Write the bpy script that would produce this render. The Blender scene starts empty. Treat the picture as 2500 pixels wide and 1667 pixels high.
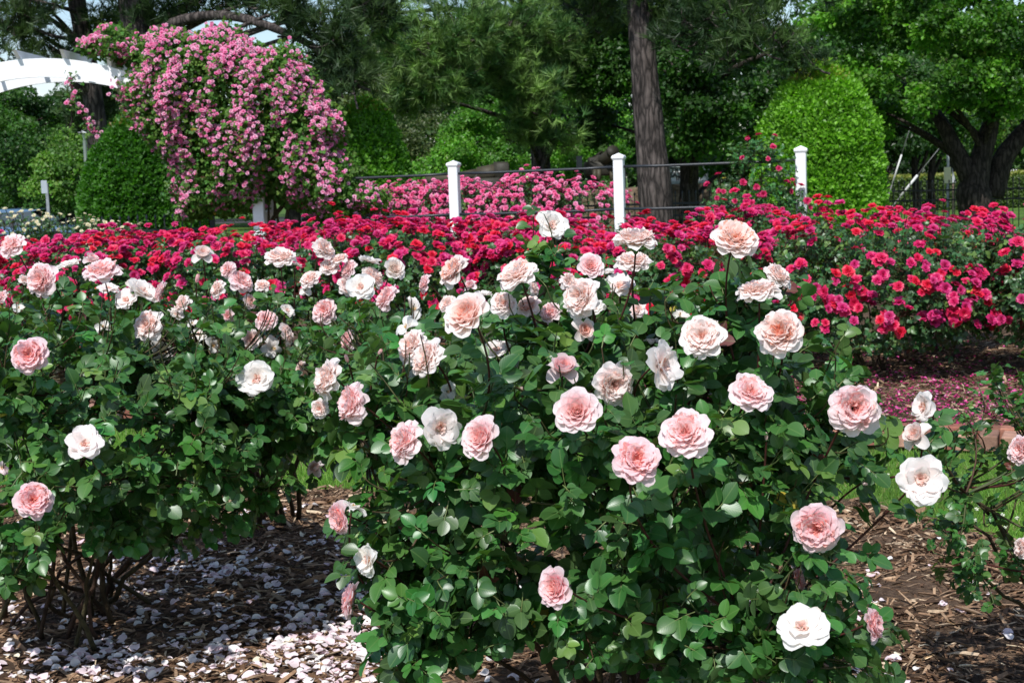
import bpy, math, random
import numpy as np
from mathutils import Vector, Matrix, Euler

R = math.radians
rng = np.random.default_rng(7)
random.seed(7)
scene = bpy.context.scene
col = scene.collection

# ------------------------------------------------------------------ camera
CAM_H, PITCH, ROLL, LENS = 1.5, 6.6, -2.0, 50.0
FPX = LENS / 36.0 * 2500.0
cam_data = bpy.data.cameras.new('camera')
cam = bpy.data.objects.new('camera', cam_data)
col.objects.link(cam)
cam_data.lens = LENS
cam_data.sensor_width = 36.0
cam_data.clip_start = 0.05
cam_data.clip_end = 2000.0
CM = (Matrix.Rotation(R(90 - PITCH), 4, 'X') @ Matrix.Rotation(R(ROLL), 4, 'Z'))
CM = Matrix.Translation((0, 0, CAM_H)) @ CM
cam.matrix_world = CM
scene.camera = cam
CR = np.array(CM.to_3x3())


def at(px, py, Y):
    """world point seen at photo pixel (px, py) on the plane at depth Y"""
    d = CR @ np.array([(px - 1250.0) / FPX, -(py - 833.5) / FPX, -1.0])
    t = Y / d[1]
    return np.array([d[0] * t, Y, CAM_H + d[2] * t])


def on_ground(px, py, z=0.0):
    d = CR @ np.array([(px - 1250.0) / FPX, -(py - 833.5) / FPX, -1.0])
    t = (z - CAM_H) / d[2]
    return np.array([d[0] * t, d[1] * t, z])


def project(P):
    """photo pixels and depth of world points (N,3)"""
    Q = (np.asarray(P, float) - np.array([0, 0, CAM_H])) @ CR
    w = np.maximum(-Q[:, 2], 1e-4)
    return 1250.0 + FPX * Q[:, 0] / w, 833.5 - FPX * Q[:, 1] / w, -Q[:, 2]


# ------------------------------------------------------------------ objects
def tag(o, label=None, cat=None, group=None, kind=None):
    if label: o['label'] = label
    if cat: o['category'] = cat
    if group: o['group'] = group
    if kind: o['kind'] = kind
    return o


def empty(name, loc, label=None, cat=None, group=None, kind=None):
    o = bpy.data.objects.new(name, None)
    o.empty_display_size = 0.1
    o.location = tuple(float(v) for v in loc)
    col.objects.link(o)
    return tag(o, label, cat, group, kind)


def link(name, me, parent=None, M=None, world=True):
    """link a mesh; M is a world matrix (or None when the mesh holds world coordinates)"""
    o = bpy.data.objects.new(name, me)
    col.objects.link(o)
    if parent is not None:
        o.parent = parent
        if world:
            o.matrix_parent_inverse = pworld(parent).inverted()
    if M is not None:
        o.matrix_basis = M
    return o


def pworld(o):
    m = o.matrix_basis.copy()
    if o.parent is not None:
        m = pworld(o.parent) @ o.matrix_parent_inverse @ m
    return m


class Acc:
    """collects vertices, faces, vertex colours and a 2-D surface coordinate for one mesh"""
    def __init__(self):
        self.V, self.F, self.C, self.U, self.n = [], [], [], [], 0

    def add(self, V, F, C=None, U=None):
        V = np.asarray(V, float).reshape(-1, 3)
        m = len(V)
        for f in (F if isinstance(F, (list, tuple)) else [F]):
            f = np.asarray(f, np.int64)
            if f.size:
                self.F.append(f + self.n)
        self.V.append(V)
        c = np.ones((m, 3)) * 0.5 if C is None else np.broadcast_to(np.asarray(C, float), (m, 3))
        self.C.append(c)
        self.U.append(np.zeros((m, 2)) if U is None else np.asarray(U, float).reshape(-1, 2))
        self.n += m

    def inst(self, TV, TF, pos, mats, C=None, TU=None, cvar=None):
        """template (k,3), faces, at N positions with N 3x3 matrices (columns = axes)"""
        N, k = len(pos), len(TV)
        if N == 0: return
        V = np.einsum('nij,kj->nki', mats, TV) + np.asarray(pos)[:, None, :]
        off = (np.arange(N) * k)[:, None, None]
        Fs = [(np.asarray(f)[None] + off).reshape(-1, np.asarray(f).shape[1]) for f in TF]
        if C is None: Cc = None
        else:
            Cc = np.asarray(C, float)
            if Cc.ndim == 2: Cc = np.repeat(Cc[:, None, :], k, 1)
            if cvar is not None: Cc = Cc * cvar[None, :, None]
            Cc = Cc.reshape(-1, 3)
        U = None if TU is None else np.tile(TU, (N, 1))
        self.add(V.reshape(-1, 3), Fs, Cc, U)

    def mesh(self, name, mat, smooth=True, origin=None):
        me = bpy.data.meshes.new(name)
        if not self.V: return me
        V = np.concatenate(self.V)
        if origin is not None: V = V - np.asarray(origin)
        loops = np.concatenate([f.reshape(-1) for f in self.F])
        sizes = np.concatenate([np.full(len(f), f.shape[1]) for f in self.F])
        starts = np.concatenate([[0], np.cumsum(sizes)[:-1]])
        me.vertices.add(len(V)); me.vertices.foreach_set('co', V.astype(np.float32).ravel())
        me.loops.add(len(loops)); me.loops.foreach_set('vertex_index', loops.astype(np.int32))
        me.polygons.add(len(sizes))
        me.polygons.foreach_set('loop_start', starts.astype(np.int32))
        me.polygons.foreach_set('loop_total', sizes.astype(np.int32))
        me.polygons.foreach_set('use_smooth', np.full(len(sizes), bool(smooth)))
        me.update(calc_edges=True)
        C = np.concatenate(self.C)
        a = me.attributes.new('tint', 'FLOAT_COLOR', 'POINT')
        a.data.foreach_set('color', np.concatenate([C, np.ones((len(C), 1))], 1).astype(np.float32).ravel())
        U = np.concatenate(self.U)
        if np.any(U):
            a = me.attributes.new('luv', 'FLOAT_VECTOR', 'POINT')
            a.data.foreach_set('vector', np.concatenate([U, np.zeros((len(U), 1))], 1).astype(np.float32).ravel())
        if mat is not None: me.materials.append(mat)
        return me

    def build(self, name, mat, parent=None, smooth=True, origin=None):
        o = link(name, self.mesh(name, mat, smooth, origin), parent)
        if origin is not None:
            o.matrix_basis = Matrix.Translation(tuple(origin))
        return o


def unit(v):
    v = np.asarray(v, float)
    return v / np.maximum(np.linalg.norm(v, axis=-1, keepdims=True), 1e-9)


def frames(d, n):
    """matrices with columns side, dir, normal from direction d and rough normal n (N,3)"""
    d = unit(d)
    n = unit(n - (n * d).sum(-1, keepdims=True) * d)
    s = np.cross(d, n)
    return np.stack([s, d, n], -1)


def tube(acc, P, r, k=6, C=None, cap=True):
    P = np.asarray(P, float); m = len(P)
    r = np.broadcast_to(np.asarray(r, float), (m,))
    T = unit(np.gradient(P, axis=0))
    ref = np.array([0.3, 0.2, 1.0]) if abs(T[0][2]) < 0.9 else np.array([1.0, 0.2, 0.0])
    A = unit(np.cross(T, ref)); B = np.cross(T, A)
    a = np.arange(k) * 2 * np.pi / k
    V = P[:, None] + r[:, None, None] * (np.cos(a)[None, :, None] * A[:, None] + np.sin(a)[None, :, None] * B[:, None])
    i, j = np.meshgrid(np.arange(m - 1), np.arange(k), indexing='ij')
    F = np.stack([i * k + j, i * k + (j + 1) % k, (i + 1) * k + (j + 1) % k, (i + 1) * k + j], -1).reshape(-1, 4)
    Fs = [F]
    if cap: Fs += [np.arange(k)[None, ::-1], (np.arange(k) + (m - 1) * k)[None]]
    acc.add(V.reshape(-1, 3), Fs, C)


def bez(a, b, c, n):
    t = np.linspace(0, 1, n)[:, None]
    return (1 - t) ** 2 * a + 2 * t * (1 - t) * b + t * t * c


def box(acc, c, s, M=None, C=None, bev=0.0):
    """box of full size s centred at c (bevelled when bev > 0)"""
    hx, hy, hz = [v / 2.0 for v in s]
    if bev <= 0:
        V = np.array([[x, y, z] for x in (-hx, hx) for y in (-hy, hy) for z in (-hz, hz)])
        F = np.array([[0, 1, 3, 2], [4, 6, 7, 5], [0, 4, 5, 1], [2, 3, 7, 6], [0, 2, 6, 4], [1, 5, 7, 3]])
    else:
        b = bev
        def ring(x, y, z):
            return [[-x, -y + b, z], [-x + b, -y, z], [x - b, -y, z], [x, -y + b, z],
                    [x, y - b, z], [x - b, y, z], [-x + b, y, z], [-x, y - b, z]]
        V = np.array(ring(hx - b, hy - b, -hz) + ring(hx, hy, -hz + b) + ring(hx, hy, hz - b) + ring(hx - b, hy - b, hz))
        F = np.array([[i * 8 + j, i * 8 + (j + 1) % 8, (i + 1) * 8 + (j + 1) % 8, (i + 1) * 8 + j] for i in range(3) for j in range(8)])
        F = [F, np.array([list(range(8))[::-1], list(range(24, 32))])]
    if M is not None: V = V @ np.asarray(M, float).T
    acc.add(V + np.asarray(c, float), F, C)


def rotz(a):
    c, s = math.cos(a), math.sin(a)
    return np.array([[c, -s, 0], [s, c, 0], [0, 0, 1.0]])


def lathe(acc, prof, c, k=16, C=None, M=None):
    prof = np.asarray(prof, float); m = len(prof)
    a = np.arange(k) * 2 * np.pi / k
    V = np.stack([prof[:, 0][:, None] * np.cos(a), prof[:, 0][:, None] * np.sin(a), np.repeat(prof[:, 1][:, None], k, 1)], -1).reshape(-1, 3)
    if M is not None: V = V @ np.asarray(M, float).T
    i, j = np.meshgrid(np.arange(m - 1), np.arange(k), indexing='ij')
    F = np.stack([i * k + j, i * k + (j + 1) % k, (i + 1) * k + (j + 1) % k, (i + 1) * k + j], -1).reshape(-1, 4)
    acc.add(V + np.asarray(c, float), F, C)


# ------------------------------------------------------------------ materials
def mat_new(name):
    m = bpy.data.materials.new(name); m.use_nodes = True
    nt = m.node_tree; nt.nodes.clear()
    out = nt.nodes.new('ShaderNodeOutputMaterial')
    return m, nt, out


def N(nt, t, **kw):
    n = nt.nodes.new(t)
    for k, v in kw.items():
        if k.startswith('_'): setattr(n, k[1:], v)
        else: n.inputs[k.replace('__', ' ')].default_value = v
    return n


def tint_mat(name, rough=0.5, spec=0.5, transl=0.0, tcol=(1, 1, 1), noise=0.0, nscale=20.0, bump=0.0, bscale=40.0, vein=False, back=None, coat=0.0):
    """principled surface coloured by the mesh's tint attribute, with optional light passing through"""
    m, nt, out = mat_new(name)
    L = nt.links.new
    at_ = N(nt, 'ShaderNodeAttribute', _attribute_name='tint')
    c = at_.outputs['Color']
    geo = nt.nodes.new('ShaderNodeNewGeometry')
    if noise > 0:
        nz = N(nt, 'ShaderNodeTexNoise', Scale=nscale, Detail=4.0)
        L(geo.outputs['Position'], nz.inputs['Vector'])
        mr = N(nt, 'ShaderNodeMapRange'); mr.inputs[3].default_value = 1 - noise; mr.inputs[4].default_value = 1 + noise
        mr.inputs[1].default_value = 0.3; mr.inputs[2].default_value = 0.7
        L(nz.outputs['Fac'], mr.inputs[0])
        mx = N(nt, 'ShaderNodeVectorMath', _operation='SCALE')
        L(c, mx.inputs[0]); L(mr.outputs[0], mx.inputs['Scale']); c = mx.outputs[0]
    if back is not None:
        mb = N(nt, 'ShaderNodeMix', _data_type='RGBA', _blend_type='MIX')
        mb.inputs[7].default_value = (*back, 1)
        ms = N(nt, 'ShaderNodeMath', _operation='MULTIPLY'); ms.inputs[1].default_value = 0.55
        L(geo.outputs['Backfacing'], ms.inputs[0]); L(ms.outputs[0], mb.inputs[0]); L(c, mb.inputs[6]); c = mb.outputs[2]
    p = N(nt, 'ShaderNodeBsdfPrincipled', Roughness=rough)
    p.inputs['Specular IOR Level'].default_value = spec
    if coat > 0:
        p.inputs['Coat Weight'].default_value = coat; p.inputs['Coat Roughness'].default_value = 0.25
    L(c, p.inputs['Base Color'])
    if vein:
        uv = N(nt, 'ShaderNodeAttribute', _attribute_name='luv')
        sx = nt.nodes.new('ShaderNodeSeparateXYZ'); L(uv.outputs['Vector'], sx.inputs[0])
        ab = N(nt, 'ShaderNodeMath', _operation='ABSOLUTE'); L(sx.outputs[0], ab.inputs[0])
        m1 = N(nt, 'ShaderNodeMath', _operation='MULTIPLY_ADD'); m1.inputs[1].default_value = -1.3
        L(ab.outputs[0], m1.inputs[0]); L(sx.outputs[1], m1.inputs[2])
        m2 = N(nt, 'ShaderNodeMath', _operation='MULTIPLY'); m2.inputs[1].default_value = 44.0; L(m1.outputs[0], m2.inputs[0])
        sn = N(nt, 'ShaderNodeMath', _operation='SINE'); L(m2.outputs[0], sn.inputs[0])
        bp = N(nt, 'ShaderNodeBump', Strength=0.04, Distance=0.0006); L(sn.outputs[0], bp.inputs['Height'])
        L(bp.outputs[0], p.inputs['Normal'])
        # pale midrib
        lt = N(nt, 'ShaderNodeMath', _operation='LESS_THAN'); lt.inputs[1].default_value = 0.025; L(ab.outputs[0], lt.inputs[0])
        ml = N(nt, 'ShaderNodeMath', _operation='MULTIPLY'); ml.inputs[1].default_value = 0.35; L(lt.outputs[0], ml.inputs[0])
        mm = N(nt, 'ShaderNodeMix', _data_type='RGBA'); mm.inputs[7].default_value = (0.16, 0.26, 0.08, 1)
        L(ml.outputs[0], mm.inputs[0]); L(c, mm.inputs[6]); L(mm.outputs[2], p.inputs['Base Color'])
    elif bump > 0:
        nb = N(nt, 'ShaderNodeTexNoise', Scale=bscale, Detail=5.0)
        L(geo.outputs['Position'], nb.inputs['Vector'])
        bp = N(nt, 'ShaderNodeBump', Strength=bump, Distance=0.01); L(nb.outputs['Fac'], bp.inputs['Height'])
        L(bp.outputs[0], p.inputs['Normal'])
    if transl > 0:
        t = N(nt, 'ShaderNodeBsdfTranslucent')
        tm = N(nt, 'ShaderNodeVectorMath', _operation='MULTIPLY'); tm.inputs[1].default_value = tcol
        L(c, tm.inputs[0]); L(tm.outputs[0], t.inputs['Color'])
        ms = N(nt, 'ShaderNodeMixShader', Fac=transl)
        L(p.outputs[0], ms.inputs[1]); L(t.outputs[0], ms.inputs[2]); L(ms.outputs[0], out.inputs[0])
    else:
        L(p.outputs[0], out.inputs[0])
    return m


M_PETAL = tint_mat('rose_petal', rough=0.55, spec=0.25, noise=.05, nscale=90, transl=0.48, tcol=(1.05, 1.0, 0.98))
M_RED = tint_mat('red_rose_petal', rough=0.45, spec=0.4, transl=0.3, tcol=(1.3, 0.7, 1.0))
M_PINK = tint_mat('pink_rose_petal', rough=0.5, spec=0.3, transl=0.3, tcol=(1.2, 0.8, 1.0))
M_LEAF = tint_mat('rose_leaf', rough=0.37, spec=0.52, transl=0.22, tcol=(1.5, 1.9, 0.35), vein=True, back=(0.10, 0.16, 0.06))
M_STEM = tint_mat('rose_stem', rough=0.55, spec=0.3, noise=0.35, nscale=60.0)
M_CANE = tint_mat('rose_cane_bark', rough=0.8, spec=0.2, noise=0.5, nscale=35.0, bump=0.5, bscale=120.0)


# ------------------------------------------------------------------ roses
def petal(acc, az, r0, z0, L, W, th0, th1, rho, ruf, c_in, c_out, g, nu=5, nv=6, yaw=0.0, tip=0.22, power=1.3, base_w=0.12, point=0.0, crease=0.0):
    u = np.linspace(-1, 1, nu); v = np.linspace(0, 1, nv)
    vv = np.linspace(0, 1, 24)
    th = th0 + (th1 - th0) * vv ** power
    dr = np.sin(th) * L; dz = np.cos(th) * L
    rr = r0 + np.concatenate([[0], np.cumsum((dr[1:] + dr[:-1]) / 2 / 23)])
    zz = z0 + np.concatenate([[0], np.cumsum((dz[1:] + dz[:-1]) / 2 / 23)])
    U, V = np.meshgrid(u, v, indexing='xy')
    Ve = V * (1 - tip * np.abs(U) ** 2.2 + point * (1 - np.abs(U)) * 0.15)
    Ve = np.clip(Ve, 0, 1)
    r = np.interp(Ve, vv, rr); z = np.interp(Ve, vv, zz); t_ = np.interp(Ve, vv, th)
    w = W * (base_w + (1 - base_w) * np.sin(np.pi * np.clip(0.06 + 0.68 * V ** 0.9, 0, 1)) ** 0.8) * np.where(V > 0.8, 1 - 0.9 * (V - 0.8) ** 1.1, 1)
    a = U * w / rho
    tang = rho * np.sin(a); inw = rho * (1 - np.cos(a))
    ph = g.uniform(0, 6.28, 3)
    rf = ruf * V ** 2 * (np.sin(3.1 * U + ph[0]) * 0.6 + 0.5 * np.sin(6.3 * U + ph[1]) + 0.3 * np.sin(4 * V + ph[2]))
    rf = rf - crease * np.abs(U) * 0
    nr, nz = -np.cos(t_), np.sin(t_)
    off = inw + rf
    X = r + nr * off; Z = z + nz * off
    Y = tang
    if yaw:
        cy, sy = math.cos(yaw), math.sin(yaw)
        x0 = r0
        X, Y = x0 + (X - x0) * cy - Y * sy, (X - x0) * sy + Y * cy
    ca, sa = math.cos(az), math.sin(az)
    P = np.stack([X * ca - Y * sa, X * sa + Y * ca, Z], -1).reshape(-1, 3)
    i, j = np.meshgrid(np.arange(nv - 1), np.arange(nu - 1), indexing='ij')
    F = np.stack([i * nu + j, i * nu + j + 1, (i + 1) * nu + j + 1, (i + 1) * nu + j], -1).reshape(-1, 4)
    k = np.clip(V ** 1.2 * 0.9 + 0.25 * np.abs(U) * V, 0, 1)[..., None]
    C = (np.asarray(c_in) * (1 - k) + np.asarray(c_out) * k).reshape(-1, 3) * g.uniform(0.92, 1.03)
    if nu >= 7 and g.uniform() < .025: C[-nu:] = C[-nu:] * .6 + np.array([.27, .20, .12])   # browned rim
    acc.add(P, F, C)


D = math.radians
PAL = {  # (deep centre, mid, pale edge of the outer petals)
    'peach': ((0.94, 0.50, 0.35), (0.95, 0.74, 0.66), (0.97, 0.91, 0.91)),
    'pink':  ((0.94, 0.52, 0.46), (0.96, 0.71, 0.71), (0.975, 0.865, 0.885)),
    'pale':  ((0.93, 0.64, 0.54), (0.96, 0.83, 0.79), (0.97, 0.93, 0.92)),
    'white': ((0.93, 0.68, 0.60), (0.94, 0.87, 0.78), (0.95, 0.935, 0.915)),
    'rose':  ((0.93, 0.45, 0.37), (0.95, 0.62, 0.63), (0.97, 0.80, 0.84)),
}


def lerp(a, b, t):
    return np.asarray(a, float) * (1 - t) + np.asarray(b, float) * t


def make_bloom(kind, pal, seed):
    """meshes of one bloom (outer petals, heart) with unit radius, facing +Z"""
    g = np.random.default_rng(seed)
    O, H = Acc(), Acc()
    ci, cm, co = PAL[pal]
    if kind in ('rosette', 'dome'):
        dome = 0.0 if kind == 'rosette' else 14.0
        rings = [(7, .99, 64, 112, .50), (9, .96, 57, 100, .47), (10, .92, 50, 90, .42), (11, .87, 43, 79, .38), (12, .80, 36, 68, .33), (12, .74, 29, 57, .29), (12, .67, 22, 46, .25)]
        for k, (n, L, a, b, W) in enumerate(rings):
            a0 = g.uniform(0, 6); lop = g.uniform(0, .12); la = g.uniform(0, 6)
            s = k / 6.0
            for i in range(n):
                petal(O, a0 + i * 2 * np.pi / n + g.uniform(-.2, .2), .05, -.02 + .02 * k, L * g.uniform(.88, 1.07) * (1 - lop * math.cos(i * 6.28 / n - la)), W * g.uniform(.85, 1.15),
                      D(a + g.uniform(-7, 7)), D(b + dome * (1 - s) + g.uniform(-20, 16)), g.uniform(.4, .85), g.uniform(.035, .085),
                      lerp(co, cm, .35 + .45 * s), lerp(co, cm, .05 + .55 * s), g, nu=7, nv=7, tip=g.uniform(.12, .3), point=g.uniform(0, 1))
        nq = int(g.integers(3, 6)); q0 = g.uniform(0, 6)
        for i in range(96):
            rr = .56 * math.sqrt(g.uniform(0.0, 1)); aa = g.uniform(0, 6.28)
            qa = q0 + round((aa - q0) / (2 * np.pi / nq)) * 2 * np.pi / nq
            yaw = (qa - aa) * 1.2 + g.uniform(-.5, .5) + g.choice([-.5, .5, 1.4, -1.4], p=[.35, .35, .15, .15])
            petal(H, aa, rr, .08, g.uniform(.46, .62) - .12 * (rr < .17), g.uniform(.13, .2), D(g.uniform(-4, 10)), D(12 + rr * 70 + g.uniform(-14, 14)), g.uniform(.1, .22),
                  g.uniform(.02, .05), lerp(ci, cm, .0), lerp(ci, cm, .35 + g.uniform(0, .8) * (rr / .56)), g, nu=5, nv=5, yaw=yaw, tip=.25)
    elif kind == 'spiral':
        n = 42
        for i in range(n):
            s = (i / (n - 1)) ** .85
            rt = .07 + .93 * s ** 1.35
            A = H if s < .42 else O
            petal(A, i * 2.39996, .02 + .10 * s, 0, .62 + .40 * s, .20 + .36 * s, D(2 + 44 * s), D(2 + 100 * s ** 1.25 + g.uniform(-5, 5)),
                  max(.09, rt * .58), .008 + .04 * s * g.uniform(.5, 1.2), lerp(ci, cm, min(1, s * 1.6)), lerp(lerp(ci, cm, .5), co, min(1, s * 1.15)), g, nu=7, nv=7,
                  tip=g.uniform(.1, .25), point=g.uniform(0, 1) * s, base_w=.5 - .3 * s)
    elif kind == 'open':
        for k, (n, L, a, b, W) in enumerate([(5, 1.0, 68, 96, .58), (6, .93, 58, 84, .52), (4, .72, 45, 66, .38)]):
            a0 = g.uniform(0, 6)
            for i in range(n):
                if k == 2 and g.uniform() < .3: continue
                petal(O, a0 + i * 2 * np.pi / n + g.uniform(-.2, .2), .05, .02 * k, L * g.uniform(.85, 1.08), W * g.uniform(.8, 1.12),
                      D(a + g.uniform(-8, 8)), D(b + g.uniform(-16, 16)), g.uniform(.6, 1.3), g.uniform(.05, .11),
                      lerp(co, cm, .3), co, g, nu=7, nv=7, tip=g.uniform(.05, .3), point=g.uniform(0, 1))
        for i in range(22):
            rr = .16 * math.sqrt(g.uniform()); aa = g.uniform(0, 6.28)
            petal(H, aa, rr, .04, g.uniform(.2, .38), g.uniform(.08, .15), D(g.uniform(0, 20)), D(g.uniform(20, 85)), .12, .05,
                  lerp(ci, cm, .2), lerp(ci, co, g.uniform(.1, .7)), g, nu=5, nv=4, yaw=g.uniform(-1, 1))
        for i in range(16):
            aa = g.uniform(0, 6.28); rr = g.uniform(.1, .24)
            petal(H, aa, rr, .05, .16, .02, D(10), D(40), 1, 0, (.75, .55, .12), (.8, .62, .18), g, nu=3, nv=3)
    elif kind == 'cup':      # half-open globe with a few loose outer petals
        for k, (n, L, a, b, W) in enumerate([(4, 1.05, 70, 120, .50), (6, .95, 50, 30, .55), (6, .9, 44, 8, .50), (6, .82, 36, -5, .44), (6, .75, 28, 0, .36)]):
            a0 = g.uniform(0, 6)
            for i in range(n):
                petal(O, a0 + i * 2 * np.pi / n + g.uniform(-.2, .2), .06, 0, L * g.uniform(.9, 1.08), W, D(a), D(b + g.uniform(-8, 8)), .5, .04,
                      lerp(co, cm, .9 - .3 * (k == 0)), lerp(co, cm, .35 - .25 * (k == 0) + .1 * k), g, nu=7, nv=7, tip=.15, point=.5)
        for i in range(18):
            rr = .25 * math.sqrt(g.uniform()); aa = g.uniform(0, 6.28)
            petal(H, aa, rr, .1, .6, .16, 0, D(g.uniform(-5, 15)), .15, .03, ci, lerp(ci, cm, .6), g, nu=5, nv=4, yaw=g.uniform(-1, 1))
    elif kind == 'bud':
        for k, (n, L, a, b, W) in enumerate([(4, 1.5, 26, -2, .42), (4, 1.55, 18, -6, .36), (4, 1.55, 10, -3, .26)]):
            a0 = g.uniform(0, 6)
            for i in range(n):
                petal(O, a0 + i * 2 * np.pi / n, .05, 0, L * g.uniform(.95, 1.05), W, D(a), D(b), .38, .02, lerp(co, cm, .6), lerp(co, cm, .8), g, nu=7, nv=6, tip=.25, point=1, power=.8)
        for i in range(4):
            petal(H, i * 1.57, .04, .2, 1.3, .14, D(3), D(-2), .12, .01, ci, ci, g)
    elif kind == 'spent':    # a few limp petals left on the stem
        for i in range(7):
            petal(O, g.uniform(0, 6.28), .06, 0, g.uniform(.7, 1.05), g.uniform(.4, .55), D(g.uniform(40, 80)), D(g.uniform(80, 160)), g.uniform(.35, .8), .12,
                  lerp(co, cm, .25), co, g, nu=7, nv=7, tip=.15, power=1.0)
        for i in range(14):
            aa = g.uniform(0, 6.28); rr = g.uniform(.03, .12)
            petal(H, aa, rr, .05, g.uniform(.2, .35), .03, D(10), D(50), 1, 0, (.6, .42, .12), (.7, .45, .25), g, nu=3, nv=3)
    return O, H


def make_calyx(seed):
    g = np.random.default_rng(seed)
    A = Acc()
    lathe(A, [(0.02, -.34), (.07, -.32), (.13, -.22), (.14, -.1), (.10, 0), (.02, .04)], (0, 0, 0), 8, (.05, .12, .035))
    for i in range(5):
        petal(A, i * 2 * np.pi / 5, .09, -.04, .55, .11, D(70), D(110 + g.uniform(-20, 40)), .3, .02, (.05, .12, .03), (.07, .14, .05), g, nu=3, nv=5, tip=0, base_w=.9)
    return A.mesh('calyx', M_STEM)


CALYX = make_calyx(3)
BLOOM = {}


def bloom_mesh(kind, pal, var):
    key = (kind, pal, var)
    if key not in BLOOM:
        O, H = make_bloom(kind, pal, 100 + var * 17 + sum(map(ord, kind + pal)))
        BLOOM[key] = (O.mesh('rose_bloom', M_PETAL), H.mesh('bloom_heart', M_PETAL))
    return BLOOM[key]


def face_matrix(p, f, r, spin):
    q = Vector(f).to_track_quat('Z', 'Y').to_matrix().to_4x4()
    return Matrix.Translation(tuple(p)) @ q @ Matrix.Rotation(spin, 4, 'Z') @ Matrix.Scale(r, 4)


def place_bloom(parent, p, f, r, kind, pal, var, spin, name='rose_bloom', squash=1.0):
    mo, mh = bloom_mesh(kind, pal, var)
    M = face_matrix(p, f, r, spin)
    if squash != 1.0: M = M @ Matrix.Diagonal((1, 1, squash, 1))
    o = link(name, mo, parent, M)
    h = link('heart', mh, o, None, world=False)
    c = link('calyx', CALYX, o, None, world=False)
    return o
# ------------------------------------------------------------------ leaves
def leaf_template(ns=6, serr=0.0):
    t = np.linspace(0, 1, ns)
    w = 0.42 * np.sin(np.pi * np.clip(t, 0, 1) ** 0.86) ** 0.62
    w[0] = 0.03; w[-1] = 0.0
    V, U = [], []
    for i in range(ns):
        droop = -0.13 * t[i] ** 2
        for sd in (-1, 0, 1):
            V.append([sd * w[i], t[i] - (0.02 if sd and serr and i % 2 else 0), droop + abs(sd) * w[i] * 0.26])
            U.append([sd * w[i], t[i]])
    F = []
    for i in range(ns - 1):
        a = i * 3
        F += [[a, a + 1, a + 4, a + 3], [a + 1, a + 2, a + 5, a + 4]]
    return np.array(V), [np.array(F)], np.array(U)


LEAF_HI = leaf_template(8)
LEAF_LO = leaf_template(4)
LEAF_CV = None


def rnd(n, k=3, g=rng): return g.normal(size=(n, k))


def leaf_colors(n, g, base=(.045, .125, .036), young=(.15, .25, .05), f=.12, var=.35):
    c = np.asarray(base) * (1 + var * g.uniform(-1, 1, (n, 1)))
    c = c * (1 + .12 * g.normal(size=(n, 3)))
    y = g.uniform(size=n) < f
    c[y] = lerp(c[y], np.asarray(young), g.uniform(.3, 1, (y.sum(), 1)))
    s_ = g.uniform(size=n)
    c[s_ < .006] = (.13, .035, .03)
    c[s_ > .996] = (.42, .34, .05)
    return np.clip(c, .004, .9)


def compound(acc, stemacc, P, d, nrm, L, g, tmpl, pairs=2, base=(.026, .088, .030), f=.1, keep=None, hull=.6):
    """compound rose leaves: a terminal leaflet and pairs of side leaflets on a thin rachis"""
    n = len(P)
    if n == 0: return
    Fm = frames(d, nrm)
    S, Dd, Nn = Fm[..., 0], Fm[..., 1], Fm[..., 2]
    L = np.broadcast_to(L, (n,))
    pos, dr, nn, ln, cc = [], [], [], [], []
    c0 = leaf_colors(n, g, base=base, f=f)
    sp = [(1.0, 0, 1.0)]
    for k in range(pairs):
        fr = .86 - .40 * k
        sp += [(fr, 1, .86 - .17 * k), (fr, -1, .86 - .17 * k)]
    for fr, sd, sc in sp:
        rl = L * 1.05
        pos.append(P + Dd * (rl * fr)[:, None] - Nn * (rl * fr * fr * .18)[:, None] + S * (sd * L * .06)[:, None])
        dd = Dd * (1.0 if sd == 0 else .45) + S * sd * .9 - Nn * .22 + rnd(n, g=g) * .13
        dr.append(dd)
        nn.append(Nn + rnd(n, g=g) * .25 + S * sd * -.12)
        ln.append(L * sc * g.uniform(.82, 1.12, n)); cc.append(c0 * g.uniform(.85, 1.15, (n, 1)))
    pos, dr, nn, ln, cc = map(np.concatenate, (pos, dr, nn, ln, cc))
    mid = pos + unit(dr) * (ln * .5)[:, None]
    if keep is not None:
        k = keep(mid)
        pos, dr, nn, ln, cc = pos[k], dr[k], nn[k], ln[k], cc[k]
    m = frames(dr, nn) * ln[:, None, None]
    m[..., 2] *= g.uniform(.5, 1.7, (len(ln), 1)); m[..., 0] *= g.uniform(.85, 1.12, (len(ln), 1))
    acc.inst(tmpl[0], tmpl[1], pos, m, cc, tmpl[2])
    if stemacc is not None:
        a = P; b = P + Dd * (L * 1.05)[:, None] - Nn * (L * .19)[:, None]
        if keep is not None:
            kk = keep((a + b) / 2); a, b, S2 = a[kk], b[kk], S[kk]
        else: S2 = S
        w = .0011
        mdl = (a + b) / 2 + (Nn[kk] if keep is not None else Nn) * (L[kk] if keep is not None else L)[:, None] * .05
        V = np.stack([a - S2 * w, a + S2 * w, mdl - S2 * w, mdl + S2 * w, b - S2 * w * .7, b + S2 * w * .7], 1).reshape(-1, 3)
        o = (np.arange(len(a)) * 6)[:, None, None]
        Fq = (np.array([[0, 1, 3, 2], [2, 3, 5, 4]])[None] + o).reshape(-1, 4)
        stemacc.add(V, Fq, (.10, .13, .04))


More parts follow.
